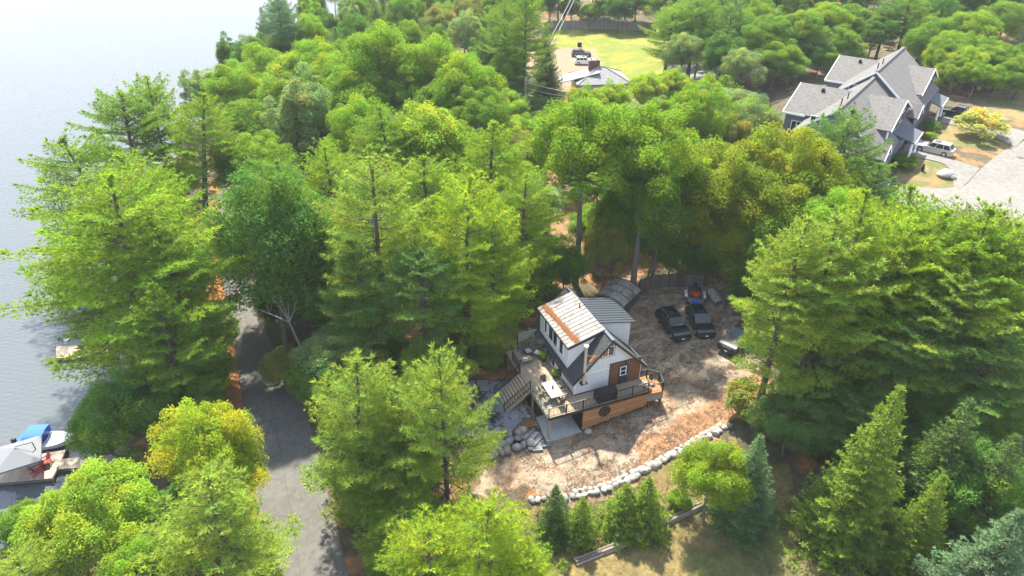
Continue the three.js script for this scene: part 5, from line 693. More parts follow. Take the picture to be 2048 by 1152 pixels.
// broadleaf: forking limbs that end in many leafy clumps of different size
function broadGeo(seed, o) {
  const r = R(seed), { h, rx, ry, nb = 44, br = 1.15, leaf = 0.15, nl = 430, base = 0.3, lop = 0.5, splay = 0 } = o, L = new Leaves(), wood = [], cy = h - ry, trunkTop = V((r() - 0.5) * 0.8, Math.max(h * base, cy - ry * 0.45), (r() - 0.5) * 0.8);
  wood.push(limb([V(0, 0, 0), V((r() - 0.5) * 0.5, trunkTop.y * 0.5, (r() - 0.5) * 0.5), trunkTop], h * 0.0115 + 0.05, h * 0.008, 8));
  const dirs = []; const lobes = Array.from({ length: 6 }, () => [rv(r).setY(Math.abs(r()) * 0.9), 0.75 + 0.5 * r()]);
  for (let i = 0; i < nb; i++) {
    const d = rv(r); if (d.y < -0.55) d.y *= -0.6; d.normalize();
    let k = 1; for (const [ld, s] of lobes) k *= 1 + (s - 1) * Math.max(0, d.dot(ld.clone().normalize())) ** 2; // uneven outline
    const q = i < nb * 0.72 ? 0.7 + 0.3 * r() : 0.25 + 0.4 * r(), c = V(d.x * rx * q * k, cy + d.y * ry * q * mix(1, k, 0.6), d.z * rx * q * k), s = br * (0.55 + 0.75 * r()) * (d.y > 0.75 ? 0.85 : 1);
    const mid = trunkTop.clone().lerp(c, 0.5).add(V((r() - 0.5) * 0.7, -0.35 * r(), (r() - 0.5) * 0.7)); if (i % 2 === 0) wood.push(limb([trunkTop.clone().lerp(V(0, cy, 0), r() * 0.6), mid, c], 0.02 + h * 0.0055 * (0.6 + 0.6 * r()), 0.015, 5));
    const k0 = 0.82 + 0.36 * r(), yel = Math.pow(r(), 2.2), kc = [k0 * (0.88 + 0.55 * yel), k0 * (1 + 0.08 * yel), k0 * (1 - 0.3 * yel)], sq = 0.85 + 0.45 * r(), n = Math.round(nl * (s / br) ** 2), u = V(0, 0, 0), nn = V(0, 0, 0), tilt = V((r() - 0.5) * 0.6, 1, (r() - 0.5) * 0.6).normalize();
    for (let j = 0; j < n; j++) { rv(r, u); if (u.y < -0.35 && r() < 0.6) u.y *= -1; const m = s * (0.42 + 0.58 * Math.pow(r(), 0.55)) * (0.75 + 0.5 * noise(u.x * 3 + i * 5, u.z * 3 + u.y * 2)), p = V(c.x + u.x * m, c.y + u.y * m * sq + u.x * m * tilt.x * 0.4, c.z + u.z * m); rv(r, nn).multiplyScalar(0.85).addScaledVector(u, 0.45); nn.y += 0.5; L.leaf(p, nn.normalize(), leaf * (0.65 + 0.7 * r()), r, kc); }
  }
  return { wood: boxUV(mergeGeometries(wood)), leaf: L.build() };
}
const fit = list => list.map(g => { g.leaf.computeBoundingBox(); const p = g.leaf.attributes.position, rr = []; for (let i = 0; i < p.count; i += 97) rr.push(Math.hypot(p.getX(i), p.getZ(i))); rr.sort((a, b) => a - b); return { ...g, h: g.leaf.boundingBox.max.y, r: rr[Math.floor(rr.length * 0.95)] }; });
const PROTO = {
  pine: fit([pineGeo(101, { h: 21, R: 5.2 }), pineGeo(102, { h: 21, R: 5.6, c0: 0.2, n: 18, top: 0.6 }), pineGeo(103, { h: 21, R: 4.6, c0: 0.3, n: 20, top: 0.85 }), pineGeo(104, { h: 21, R: 5.4, c0: 0.22, n: 17, top: 0.65, up: 0.45 }), pineGeo(106, { h: 21, R: 5.0, c0: 0.35, n: 15, top: 0.5, up: 0.5 }), pineGeo(107, { h: 21, R: 5.2, c0: 0.18, n: 21, top: 0.95, up: 0.3 })]),
  tallpine: fit([pineGeo(105, { h: 24, R: 4.6, c0: 0.5, n: 14 })]),
  youngpine: fit([pineGeo(111, { dens: 13, nw: 0.065, h: 14, R: 3.9, c0: 0.06, n: 19, up: 0.5, top: 0.75 }), pineGeo(113, { dens: 13, nw: 0.065, h: 14, R: 4, c0: 0.12, n: 15, up: 0.6, top: 0.5 }), pineGeo(112, { dens: 13, nw: 0.065, h: 14, R: 4.2, c0: 0.08, n: 18, up: 0.45, top: 0.65 })]),
  spruce: fit([spruceGeo(121, { h: 14, R: 3.5 }), spruceGeo(122, { h: 14, R: 3.2, n: 44, droop: 0.3 })]),
  smallspruce: fit([spruceGeo(125, { h: 5.5, R: 2.0, n: 19, tl: 0.17, droop: 0.12 })]),
  broad: fit([broadGeo(131, { h: 17, rx: 4.0, ry: 6.6, nb: 130, br: 1.1, nl: 430, leaf: 0.1 }), broadGeo(132, { h: 17, rx: 4.4, ry: 6.2, nb: 135, br: 1.05, nl: 410, leaf: 0.1 }), broadGeo(133, { h: 17, rx: 3.8, ry: 7, nb: 125, br: 1.15, nl: 450, leaf: 0.1 }), broadGeo(135, { h: 17, rx: 4.0, ry: 6.4, nb: 110, br: 1.0, nl: 380, leaf: 0.1, base: 0.2 }), broadGeo(134, { h: 17, rx: 4.2, ry: 6.0, nb: 115, br: 1.15, nl: 450, leaf: 0.1 })]),
  aspen: fit([broadGeo(136, { h: 22, rx: 4.2, ry: 6.2, nb: 110, br: 1.0, nl: 400, leaf: 0.1, base: 0.42 }), broadGeo(137, { h: 22, rx: 4.4, ry: 5.8, nb: 100, br: 1.0, nl: 400, leaf: 0.1, base: 0.45 })]),
  round: fit([broadGeo(141, { h: 10, rx: 3.3, ry: 4.2, nb: 105, br: 0.82, leaf: 0.072, nl: 560, base: 0.15 }), broadGeo(142, { h: 10, rx: 3.1, ry: 4.5, nb: 100, br: 0.82, leaf: 0.072, nl: 560, base: 0.12 })]),
  column: fit([broadGeo(151, { h: 15, rx: 2.6, ry: 7, nb: 90, br: 0.85, leaf: 0.11, nl: 380, base: 0.1 })]),
  shrub: fit([broadGeo(161, { h: 3.4, rx: 1.8, ry: 1.6, nb: 40, br: 0.5, leaf: 0.08, nl: 260, base: 0.1 })]),
};
const leafMat = {}, LM = (r, g, b, tr = 0.5) => new THREE.MeshPhysicalMaterial({ color: lin(r, g, b), vertexColors: true, roughness: 1, transmission: tr, thickness: 0, side: THREE.DoubleSide, specularIntensity: 0.2 });
Object.assign(leafMat, { // reflected plus transmitted share of the light
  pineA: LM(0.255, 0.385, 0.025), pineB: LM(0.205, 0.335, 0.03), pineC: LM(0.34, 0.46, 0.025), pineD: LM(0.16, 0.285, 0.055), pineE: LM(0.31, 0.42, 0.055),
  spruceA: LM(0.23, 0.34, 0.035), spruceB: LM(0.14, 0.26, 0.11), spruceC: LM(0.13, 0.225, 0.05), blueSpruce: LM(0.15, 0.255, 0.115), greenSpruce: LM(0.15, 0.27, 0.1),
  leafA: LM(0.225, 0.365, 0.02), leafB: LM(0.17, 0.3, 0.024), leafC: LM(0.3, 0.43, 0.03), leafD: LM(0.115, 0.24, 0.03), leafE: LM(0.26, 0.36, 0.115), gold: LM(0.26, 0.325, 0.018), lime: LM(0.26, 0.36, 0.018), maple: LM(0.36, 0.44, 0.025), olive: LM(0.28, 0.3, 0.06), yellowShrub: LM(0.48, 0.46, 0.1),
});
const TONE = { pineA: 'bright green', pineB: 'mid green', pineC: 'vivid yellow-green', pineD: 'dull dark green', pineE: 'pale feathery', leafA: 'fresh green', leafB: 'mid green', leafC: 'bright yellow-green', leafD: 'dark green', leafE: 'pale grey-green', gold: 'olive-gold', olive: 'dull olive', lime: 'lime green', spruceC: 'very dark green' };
const treeLog = [];
let tseed = 900;
// apex pixel, height in metres and crown spread; the foot is found on the ground below the apex
function tree(kind, ax, ay, h, rad1, mat, label, group, opt = {}) {
  let p, e = 0; for (let i = 0; i < 14; i++) { p = P(ax, ay, e + h); e = mix(e, ground(p.x, p.z), 0.8); } p.y = ground(p.x, p.z) - 0.05;
  let lean; if (opt.base) { const b = G(...opt.base); lean = P(ax, ay, 1).sub(camera.position); lean.multiplyScalar(b.z / lean.z).add(camera.position).sub(b); h = lean.length(); lean.normalize(); p = b; p.y -= 0.05; }
  const r = R(tseed += 17), list = PROTO[kind], pr = list[Math.floor(r() * list.length)];
  const nm = { pine: 'pine_tree', tallpine: 'pine_tree', youngpine: 'pine_tree', spruce: 'spruce_tree', smallspruce: 'spruce_tree', broad: 'broadleaf_tree', round: 'broadleaf_tree', aspen: 'broadleaf_tree', column: 'broadleaf_tree', shrub: 'shrub' }[kind];
  const t = thing(nm, label.replace('%', TONE[mat]), kind === 'shrub' ? 'shrub' : 'tree', p, r() * 6.3, group); t.scale.set(rad1 / pr.r, h / pr.h, rad1 / pr.r); t.rotation.x = (r() - 0.5) * 0.09; t.rotation.z = (r() - 0.5) * 0.09; if (lean) t.quaternion.premultiply(new THREE.Quaternion().setFromUnitVectors(V(0, 1, 0), lean));
  put(kind === 'shrub' ? 'stem' : 'trunk', pr.wood, opt.bark ?? (/pine|spruce/.test(kind) ? M.bark : M.greyBark), t); put(kind === 'shrub' ? 'foliage' : 'crown', pr.leaf, leafMat[mat], t);
  treeLog.push([nm, ax.toFixed(0), ay.toFixed(0), h.toFixed(1), p.x.toFixed(0), p.y.toFixed(1), p.z.toFixed(0), toPx(p).map(Math.round).join(',')].join(' ')); return t;
}
{ // sparse dry grass on the lower lawn, too fine to count
  const r = R(88), b = new Leaves(), up = V(0, 1, 0); for (let i = 0; i < 9; i++) b.tuft(V((r() - 0.5) * 0.22, 0, (r() - 0.5) * 0.22), V(0, 1.6, 0), 0.11, 1, r, [1, 1, 1], 0.1);
  const g = b.build(); g.deleteAttribute('color'); const N = 16000, m = new THREE.InstancedMesh(g, new THREE.MeshPhysicalMaterial({ color: 0xffffff, roughness: 1, transmission: 0.4, thickness: 0, side: THREE.DoubleSide }), N), o = new THREE.Object3D(), c = new THREE.Color(); let n = 0;
  while (n < N) { const x = mix(Z_LAWN.x0, Z_LAWN.x1, r()), z = mix(Math.max(Z_LAWN.z0, -60), Math.min(Z_LAWN.z1, -22), r()), q = fbm(x * 0.5 + 9, z * 0.5, 3); if (!inZone(Z_LAWN, x, z) || r() > 0.35 + q) continue; o.position.set(x, ground(x, z) - 0.02, z); o.rotation.y = r() * 6.3; o.scale.setScalar(0.6 + 0.9 * r()); o.updateMatrix(); m.setMatrixAt(n, o.matrix); const k = 0.8 + 0.5 * r(), gr = q > 0.52 ? r() : r() * 0.4; m.setColorAt(n++, c.setRGB(mix(0.2, 0.11, gr) * k, mix(0.155, 0.16, gr) * k, mix(0.06, 0.03, gr) * k)); }
  m.name = 'lawn_grass'; m.userData = { label: 'sparse dry grass growing on the lower lawn', category: 'grass', kind: 'stuff' }; scene.add(m);
}
{ // needles, leaves and twigs blown over the gravel, too many to count
  const r = R(99), b = new Leaves(); for (let i = 0; i < 12; i++) { const x = (r() + r() - 1) * 0.22, z = (r() + r() - 1) * 0.22, t = r() * 6.3, l = 0.03 + 0.05 * r(), w = 0.012 + 0.015 * r(); b.tri(V(x - Math.sin(t) * w, 0.004, z + Math.cos(t) * w), V(x + Math.sin(t) * w, 0.012 * r(), z - Math.cos(t) * w), V(x + Math.cos(t) * l, 0.03 * r(), z + Math.sin(t) * l), [1, 1, 1]); }
  const g = b.build(); g.deleteAttribute('color'); const N = 6000, m = new THREE.InstancedMesh(g, S(0xffffff, 1, { side: THREE.DoubleSide }), N), o = new THREE.Object3D(), c = new THREE.Color(); let n = 0;
  while (n < N) { const x = mix(Z_GRAVEL.x0, Z_GRAVEL.x1, r()), z = mix(Z_GRAVEL.z0, Z_GRAVEL.z1, r()), a = x * 0.82 - z * 0.57, t = x * 0.57 + z * 0.82, q = fbm(a * 0.5, t * 1.3, 4); if (!inZone(Z_GRAVEL, x, z) || r() > sstep(0.38, 0.62, q) + 0.06) continue; o.position.set(x, ground(x, z) + (noise(x * 0.9, z * 0.9) - 0.5) * 0.07 + 0.015, z); o.rotation.y = r() * 6.3; o.scale.set(0.7 + r(), 1, 0.7 + r()); o.updateMatrix(); m.setMatrixAt(n, o.matrix); const k = 0.5 + 0.7 * r(); m.setColorAt(n++, r() < 0.35 ? c.setRGB(0.22 * k, 0.1 * k, 0.04 * k) : c.setRGB(0.09 * k, 0.065 * k, 0.045 * k)); }
  m.name = 'leaf_litter'; m.userData = { label: 'dry needles, leaves and twigs scattered over the gravel yard', category: 'litter', kind: 'stuff' }; scene.add(m);
}
// --- pines on the lake shore
const gShore = 'pines on the lake shore', lShore = 'tall shaggy % pine on the lake shore leaning over the water';
tree('pine', 292, 138, 21, 4.6, 'pineA', 'tall open-topped pine on the shore with bare trunk showing', gShore, { base: [352, 425] });
tree('pine', 205, 170, 21, 6, 'pineB', lShore, gShore, { base: [305, 470] }); tree('pine', 135, 265, 19, 6.8, 'pineB', lShore, gShore, { base: [272, 570] }); tree('pine', 180, 325, 24, 8.2, 'pineA', 'broad bright green pine, largest on the lake shore, beside the small dock', gShore);
tree('pine', 260, 300, 21, 5.6, 'pineA', lShore, gShore); tree('pine', 402, 185, 19, 5.2, 'pineA', 'dense pine between the lake road and the water', gShore, { base: [412, 440] }); tree('pine', 315, 425, 19, 4.6, 'pineB', lShore, gShore); tree('pine', 295, 560, 16, 4, 'pineB', lShore, gShore); 
tree('pine', 150, 450, 17, 5, 'pineB', lShore, gShore, { base: [268, 730] });
tree('round', 235, 745, 10, 3.9, 'leafD', 'dark green leafy tree on the shore beside the moored boat'); tree('round', 185, 800, 7, 2.6, 'leafB', 'low green leafy tree overhanging the boat bow'); tree('round', 386, 786, 12.5, 3.5, 'maple', 'bright yellow-green maple beside the lake road'); tree('round', 432, 900, 8.5, 2.8, 'maple', 'smaller yellow-green maple leaning over the lake road edge'); tree('round', 178, 936, 10.5, 3.9, 'leafC', 'light green spreading tree next to the gangway'); tree('round', 95, 990, 9, 3.2, 'leafC', 'light green tree near the water below the dock');
tree('youngpine', 392, 958, 12, 4.4, 'pineE', 'feathery pale yellow-green pine beside the lake road'); tree('round', 25, 1000, 8, 2.8, 'leafB', 'dark olive leafy tree at the water edge below the dock'); tree('youngpine', 35, 1112, 9, 3, 'pineE', 'small pale pine at the water edge'); tree('round', 250, 1080, 8, 2.8, 'leafA', 'green bush-like tree between the spreading tree and the feathery pine');
for (const [x, y, h, m] of [[415, 690, 3, 'leafE'], [385, 700, 5, 'leafB'], [440, 625, 2.5, 'leafE'], [330, 740, 5, 'leafD'], [405, 770, 3, 'leafB']]) tree('shrub', x, y, h, h * 0.6, m, 'low % shrub on the rusty bank beside the lake road', 'shrubs along the lake road');
// --- trees by the head of the lake road and the far shore
tree('pine', 545, -22, 20, 4.6, 'spruceB', 'hazy blue-green pine standing alone against the lake'); tree('column', 700, -12, 15, 2.6, 'leafE', 'narrow pale tree against the lake'); tree('round', 692, 40, 11, 3.2, 'leafD', 'small dark round tree between taller yellow-green trees');
const gMid = 'broadleaf trees beyond the pines', lMid = '% broadleaf tree in the woods between lake and bungalow';
for (const [x, y, h, w, m, k] of [[515, 80, 14, 4, 'leafA', 'broad'], [620, 68, 16, 4.6, 'leafA', 'broad'], [568, 100, 14, 3.8, 'leafC', 'broad'], [452, 122, 14, 4, 'leafA', 'broad'], [755, 36, 20, 5, 'leafA', 'broad'], [860, 66, 18, 4.8, 'leafA', 'broad'], [935, 95, 17, 4.6, 'leafA', 'broad'], [815, 120, 15, 4.2, 'leafB', 'broad'], [700, 130, 15, 4.2, 'leafA', 'broad'], [480, 200, 12, 3.6, 'leafB', 'broad'], [960, 170, 14, 3.6, 'leafB', 'broad'], [725, 185, 16, 3.8, 'leafA', 'broad'], [855, 200, 16, 4.2, 'leafC', 'broad'], [650, 200, 12, 3.4, 'leafB', 'broad'], [1010, 175, 9, 3.2, 'leafC', 'round'], [1035, 225, 9, 3.2, 'leafC', 'round'], [1050, 260, 9, 3, 'olive', 'round'], [880, 150, 14, 4, 'leafB', 'broad'], [780, 80, 17, 4.2, 'leafB', 'broad'], [560, 150, 13, 3.8, 'leafA', 'broad'], [900, 240, 13, 3.8, 'leafA', 'broad'], [500, 150, 12, 3.6, 'leafA', 'broad'], [660, 100, 15, 4, 'leafA', 'broad'], [910, 130, 15, 4, 'leafB', 'broad'], [470, 270, 11, 3.4, 'leafB', 'broad'], [520, 260, 12, 3.4, 'leafA', 'broad']]) tree(k, x, y, h * 1.05, w * 1.22, m, lMid, gMid);
tree('column', 592, 128, 18, 4.2, 'leafE', 'pale grey-green column-shaped tree among darker woods', undefined, {}); tree('column', 560, 185, 14, 3.2, 'leafE', 'pale grey-green tree leaning against a taller one like it'); tree('broad', 875, 8, 13, 4.2, 'olive', 'yellowish olive tree behind the bright green woods'); tree('broad', 800, -20, 15, 4, 'leafB', 'dark tree at the far edge of the lake woods'); tree('broad', 935, -20, 15, 4, 'olive', 'olive tree next to the tall dark pine'); tree('spruce', 986, 42, 15, 3.2, 'spruceB', 'blue-green spruce beside the tall dark pine'); tree('spruce', 1096, 42, 15, 3.4, 'spruceC', 'pointed dark spruce in front of the far driveway'); tree('pine', 1050, -35, 23, 5.2, 'pineB', 'tall dark pine behind the two pointed spruces'); tree('pine', 1010, -10, 20, 4.4, 'pineB', 'dark pine half behind the blue-green spruce'); tree('spruce', 1035, 90, 9, 2.6, 'spruceC', 'small dark spruce under the tall pine');
// --- woods in the middle
const gPine = 'pines in the woods beside the cottage', lPine = 'tall soft % pine in the woods between lake road and cottage';
tree('pine', 735, 300, 22, 5.4, 'pineE', 'large grey-green pine with pale trunk showing, behind the white dead tree', gPine); tree('pine', 918, 342, 20, 4.9, 'pineC', 'brightest yellow-green pine, standing beside the cottage', gPine);
for (const [x, y, h, w, m] of [[775, 205, 18, 4.6, 'pineB'], [968, 235, 19, 5, 'pineA'], [1040, 330, 17, 4.4, 'pineA'], [650, 275, 18, 4.8, 'pineA'], [840, 300, 18, 4.8, 'pineA'], [615, 400, 16, 4.2, 'pineB'], [720, 470, 15, 3.8, 'pineD'], [985, 420, 16, 4, 'pineA'], [830, 480, 15, 4, 'pineD'], [560, 300, 15, 4, 'pineB']]) tree('pine', x, y, h, w, m, lPine, gPine);
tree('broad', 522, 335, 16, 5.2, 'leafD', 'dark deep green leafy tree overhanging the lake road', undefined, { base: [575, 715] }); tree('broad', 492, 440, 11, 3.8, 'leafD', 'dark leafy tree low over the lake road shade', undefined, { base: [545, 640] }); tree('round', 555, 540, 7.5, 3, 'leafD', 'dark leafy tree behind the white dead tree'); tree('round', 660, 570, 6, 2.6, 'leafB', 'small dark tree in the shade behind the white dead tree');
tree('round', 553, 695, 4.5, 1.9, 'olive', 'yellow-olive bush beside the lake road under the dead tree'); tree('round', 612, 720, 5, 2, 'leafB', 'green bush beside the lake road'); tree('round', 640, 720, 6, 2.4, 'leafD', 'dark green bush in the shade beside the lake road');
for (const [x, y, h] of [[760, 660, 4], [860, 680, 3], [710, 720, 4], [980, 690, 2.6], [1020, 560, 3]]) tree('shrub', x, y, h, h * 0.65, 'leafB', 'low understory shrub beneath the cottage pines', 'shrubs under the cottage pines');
// --- the tall aspens behind the cottage and the golden group
tree('aspen', 1172, 188, 22, 5.2, 'leafA', 'tall aspen with forked grey trunk behind the cottage shed'); tree('aspen', 1306, 196, 21.8, 5.4, 'leafA', 'tall aspen with long bare trunk beside the plank fence'); tree('aspen', 1235, 215, 19, 4.6, 'leafB', 'slender aspen between the two taller aspens'); tree('broad', 1340, 260, 18, 4.2, 'leafB', 'green aspen beside the golden trees');
const gB = 'bright trees round the bungalow', lB = '% leafy tree hiding the bungalow';
for (const [x, y, h, w, m] of [[1290, 140, 9, 3.6, 'leafC'], [1232, 158, 9.5, 3.4, 'leafC'], [1345, 130, 9, 3.6, 'leafC'], [1165, 165, 9.5, 3, 'leafC'], [1200, 168, 9, 2.8, 'leafC'], [1110, 205, 8, 3, 'leafB']]) tree('round', x, y, h, w, m, lB, gB);
tree('broad', 1412, 150, 16, 4.4, 'leafA', 'mid green tree to the village side of the bright trees'); tree('round', 1515, 183, 11, 4, 'leafE', 'grey-green rounded tree below the townhouse'); tree('round', 1475, 215, 10, 3.4, 'olive', 'thin grey tree beside the grey-green rounded one'); tree('round', 1083, 188, 6, 2.8, 'spruceC', 'dark cedar clump near the utility pole');
const gG = 'golden trees behind the gravel yard', lG = '% broadleaf tree behind the gravel yard';
for (const [x, y, h, w, m] of [[1600, 232, 18, 5.2, 'gold'], [1480, 270, 16.5, 5, 'gold'], [1540, 300, 15.5, 4.6, 'gold'], [1650, 290, 16, 4.4, 'gold'], [1450, 350, 12.5, 4.4, 'gold'], [1580, 400, 12, 4.2, 'leafB'], [1520, 400, 10.5, 4, 'gold'], [1425, 420, 8.5, 3.4, 'leafB'], [1650, 420, 12, 3.8, 'leafB'], [1590, 320, 15, 4.4, 'gold'], [1410, 300, 14, 3.6, 'leafB']]) tree('broad', x, y, h, w, m, lG, gG);
for (const [x, y, h, w, m] of [[1350, 465, 5.8, 2.6, 'leafD'], [1400, 480, 4.8, 2.4, 'leafD'], [1310, 430, 8, 2.6, 'leafB'], [1215, 440, 9, 2.4, 'olive'], [1240, 360, 12, 3, 'leafB'], [1105, 500, 5, 2, 'leafB'], [1450, 500, 4.2, 2.4, 'leafD'], [1130, 470, 9, 2.4, 'leafD'], [1500, 540, 4.5, 2.2, 'leafD']]) tree('round', x, y, h, w, m, 'slim % understory tree behind the plank fence', 'understory behind the gravel yard');
tree('pine', 1722, 208, 18, 4.6, 'pineD', 'grey-green pine close beside the townhouse'); tree('pine', 1770, 320, 14, 3.6, 'pineD', 'grey-green pine below the silver wagon'); tree('broad', 1700, 370, 15, 4.4, 'leafA', 'bright green leafy tree between the golden trees and the pines'); tree('round', 1640, 420, 9, 3, 'leafC', 'small bright leafy tree at the edge of the right-hand pines');
// --- pines on the slope right of the driveway
const gR = 'pines on the slope above the driveway', lR = 'tall % pine on the slope between driveway and village road';
tree('pine', 1610, 432, 20.5, 3.9, 'pineE', 'pale feathery pine whose boughs hang over the black pickup', gR);
for (const [x, y, h, w, m] of [[1760, 378, 21, 4.8, 'pineA'], [1690, 420, 20, 4.4, 'pineE'], [1850, 400, 19, 4.3, 'pineC'], [1910, 390, 19, 4.3, 'pineA'], [1985, 398, 19, 4.4, 'pineA'], [1860, 375, 18, 4, 'pineA'], [1820, 470, 17, 4, 'pineE'], [1930, 520, 16, 4.2, 'pineE'], [2050, 430, 18, 4.6, 'pineA'], [2025, 405, 18, 4, 'pineE'], [1740, 540, 14, 3.6, 'pineA'], [1860, 590, 13, 4.2, 'pineD'], [2010, 640, 13, 4.2, 'pineD']]) tree('pine', x, y, h, w, m, lR, gR);
for (const [x, y, h, w, m] of [[1600, 790, 6.5, 3, 'spruceC'], [1690, 720, 7, 3, 'leafD'], [1930, 720, 8, 3, 'leafB'], [2020, 760, 9, 3.2, 'leafB'], [1940, 830, 8, 3, 'leafD'], [2000, 900, 9, 3.4, 'leafD'], [1880, 730, 6, 2.4, 'leafD']]) tree('round', x, y, h, w, m, '% leafy understory tree below the slope pines', 'understory on the slope');
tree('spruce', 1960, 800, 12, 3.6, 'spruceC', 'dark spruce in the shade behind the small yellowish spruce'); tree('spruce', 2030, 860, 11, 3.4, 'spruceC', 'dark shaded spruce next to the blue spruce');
tree('shrub', 1500, 770, 3.2, 2, 'olive', 'thin yellowish shrub at the orange driveway edge'); tree('shrub', 1540, 800, 3, 1.8, 'olive', 'yellow-olive shrub at the foot of the pale feathery pine');
// --- the lower yard
tree('spruce', 1790, 763, 15.5, 3.3, 'spruceA', 'largest bright green spruce on the lower lawn'); tree('spruce', 1888, 945, 9.5, 2.1, 'spruceA', 'smaller yellowish spruce beside the largest spruce'); tree('spruce', 2042, 1022, 12, 3.9, 'blueSpruce', 'silvery blue spruce on the lower lawn'); tree('spruce', 1520, 863, 9.4, 2.5, 'greenSpruce', 'blue-green spruce beside the yellow-green leafy tree'); tree('round', 1440, 882, 8.4, 2.7, 'lime', 'yellow-green leafy tree at the end of the pale boulder wall');
tree('smallspruce', 1112, 963, 6, 1.7, 'spruceC', 'slender dark spruce below the pale boulder wall'); tree('smallspruce', 1165, 985, 5, 1.7, 'spruceA', 'short spruce beside the slender dark spruce'); tree('smallspruce', 1252, 962, 5, 2.1, 'spruceA', 'bushy young spruce on the lawn beside the log edging'); tree('smallspruce', 1302, 948, 5.8, 2.1, 'spruceA', 'bushy young spruce, taller of the pair by the log edging'); tree('shrub', 1362, 985, 1.6, 1, 'leafB', 'small round shrub between the young spruces and the gold tree');
const gL = 'light pines below the patio';
tree('youngpine', 872, 688, 16.5, 3.6, 'pineE', 'light green pine standing between the patio and the lake road', gL); tree('youngpine', 685, 700, 15.5, 4.2, 'pineE', 'light grey-green pine leaning over the lake road', gL); tree('youngpine', 795, 780, 12.5, 3.7, 'pineE', 'light green pine between its two taller pale neighbours', gL); tree('youngpine', 948, 985, 12.5, 3.7, 'pineC', 'vivid yellow-green pine below the driveway end', gL); tree('youngpine', 850, 1050, 10, 3.4, 'pineC', 'yellow-green pine beside the lake road below the vivid one', gL); tree('youngpine', 1050, 1085, 8, 2.4, 'pineC', 'small yellow-green pine at the end of the log edging', gL); tree('youngpine', 735, 860, 9.5, 3.4, 'pineB', 'darker low pine at the lake road edge', gL);
// --- background woods at the top
const gT = 'far woods behind the lawn and townhouse', lT = 'hazy % tree in the far woods behind the lawn';
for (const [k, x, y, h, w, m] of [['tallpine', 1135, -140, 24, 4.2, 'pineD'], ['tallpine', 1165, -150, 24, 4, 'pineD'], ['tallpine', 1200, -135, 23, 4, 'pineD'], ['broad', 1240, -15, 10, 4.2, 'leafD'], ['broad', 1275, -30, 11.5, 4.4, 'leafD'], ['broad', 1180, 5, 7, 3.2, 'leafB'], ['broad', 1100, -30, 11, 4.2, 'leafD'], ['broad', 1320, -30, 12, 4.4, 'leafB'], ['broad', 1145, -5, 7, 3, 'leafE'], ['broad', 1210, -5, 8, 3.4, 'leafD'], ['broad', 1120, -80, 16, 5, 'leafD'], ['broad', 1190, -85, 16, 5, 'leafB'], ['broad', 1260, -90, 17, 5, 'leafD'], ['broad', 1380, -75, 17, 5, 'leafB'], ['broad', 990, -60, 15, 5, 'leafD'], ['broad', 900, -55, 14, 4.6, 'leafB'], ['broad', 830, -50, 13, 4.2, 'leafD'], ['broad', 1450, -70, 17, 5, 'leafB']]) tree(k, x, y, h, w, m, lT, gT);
tree('pine', 1398, -18, 17, 5.4, 'pineB', 'big spreading pine beside the far lawn'); tree('pine', 1345, 8, 15.5, 5, 'pineB', 'spreading pine whose boughs overhang the far lawn'); tree('pine', 1462, -5, 15.5, 4.6, 'pineD', 'grey-green pine beside the big spreading pine');
const gV = 'woods behind the townhouse', lV = '% leafy tree in the woods behind the townhouse';
for (const [k, x, y, h, w, m] of [['broad', 1545, 28, 12, 4.6, 'leafB'], ['broad', 1605, 18, 11.5, 4.6, 'leafB'], ['broad', 1665, 0, 11.5, 4.6, 'leafA'], ['broad', 1720, 5, 10.5, 4.4, 'leafB'], ['broad', 1560, 75, 9, 3.8, 'leafA'], ['broad', 1625, 62, 8, 3.6, 'leafD'], ['pine', 1832, -25, 13, 4.6, 'pineB'], ['pine', 1785, -10, 12, 4, 'pineD'], ['broad', 1960, 18, 10.5, 4.8, 'leafA'], ['broad', 1905, 60, 8.5, 3.8, 'leafA'], ['broad', 2030, 0, 11, 5, 'leafB'], ['broad', 2000, 90, 7, 3.4, 'leafB'], ['broad', 1880, -20, 12, 4.6, 'leafD'], ['broad', 1940, -45, 13, 5, 'leafD'], ['broad', 2020, -50, 13, 5, 'leafD'], ['broad', 1500, -30, 14, 4.6, 'leafB'], ['broad', 1570, -45, 14, 5, 'leafB'], ['broad', 1640, -55, 13.5, 5, 'leafB'], ['broad', 1730, -60, 13.5, 5, 'leafD'], ['broad', 1490, 90, 11, 3.6, 'leafE'], ['broad', 1450, 60, 12, 3.8, 'leafD'], ['broad', 2060, 110, 7, 3.6, 'leafB'], ['broad', 1860, 30, 9, 3.8, 'leafB'], ['broad', 1760, 30, 9, 3.6, 'leafD'], ['broad', 1920, 110, 6, 3, 'leafB'], ['broad', 1690, 50, 8.5, 3.6, 'leafB'], ['round', 1900, 75, 8, 3, 'leafA'], ['round', 1940, 55, 8.5, 3.2, 'leafA'], ['round', 1985, 70, 8, 3.2, 'leafA'], ['round', 2030, 80, 8, 3.2, 'leafB'], ['round', 1925, 110, 6.5, 2.8, 'leafA'], ['round', 1965, 118, 6.5, 2.8, 'leafA'], ['round', 2008, 125, 6, 2.6, 'leafA'], ['round', 2045, 130, 6, 2.6, 'leafB'], ['round', 1950, 85, 8, 3, 'leafC'], ['round', 1865, 40, 9, 4, 'leafB'], ['round', 1650, 85, 6.5, 3.2, 'leafB'], ['round', 1590, 95, 7, 3.4, 'leafB'], ['round', 1710, 75, 6.5, 3, 'leafB']]) tree(k, x, y, h, w, m, lV, gV);
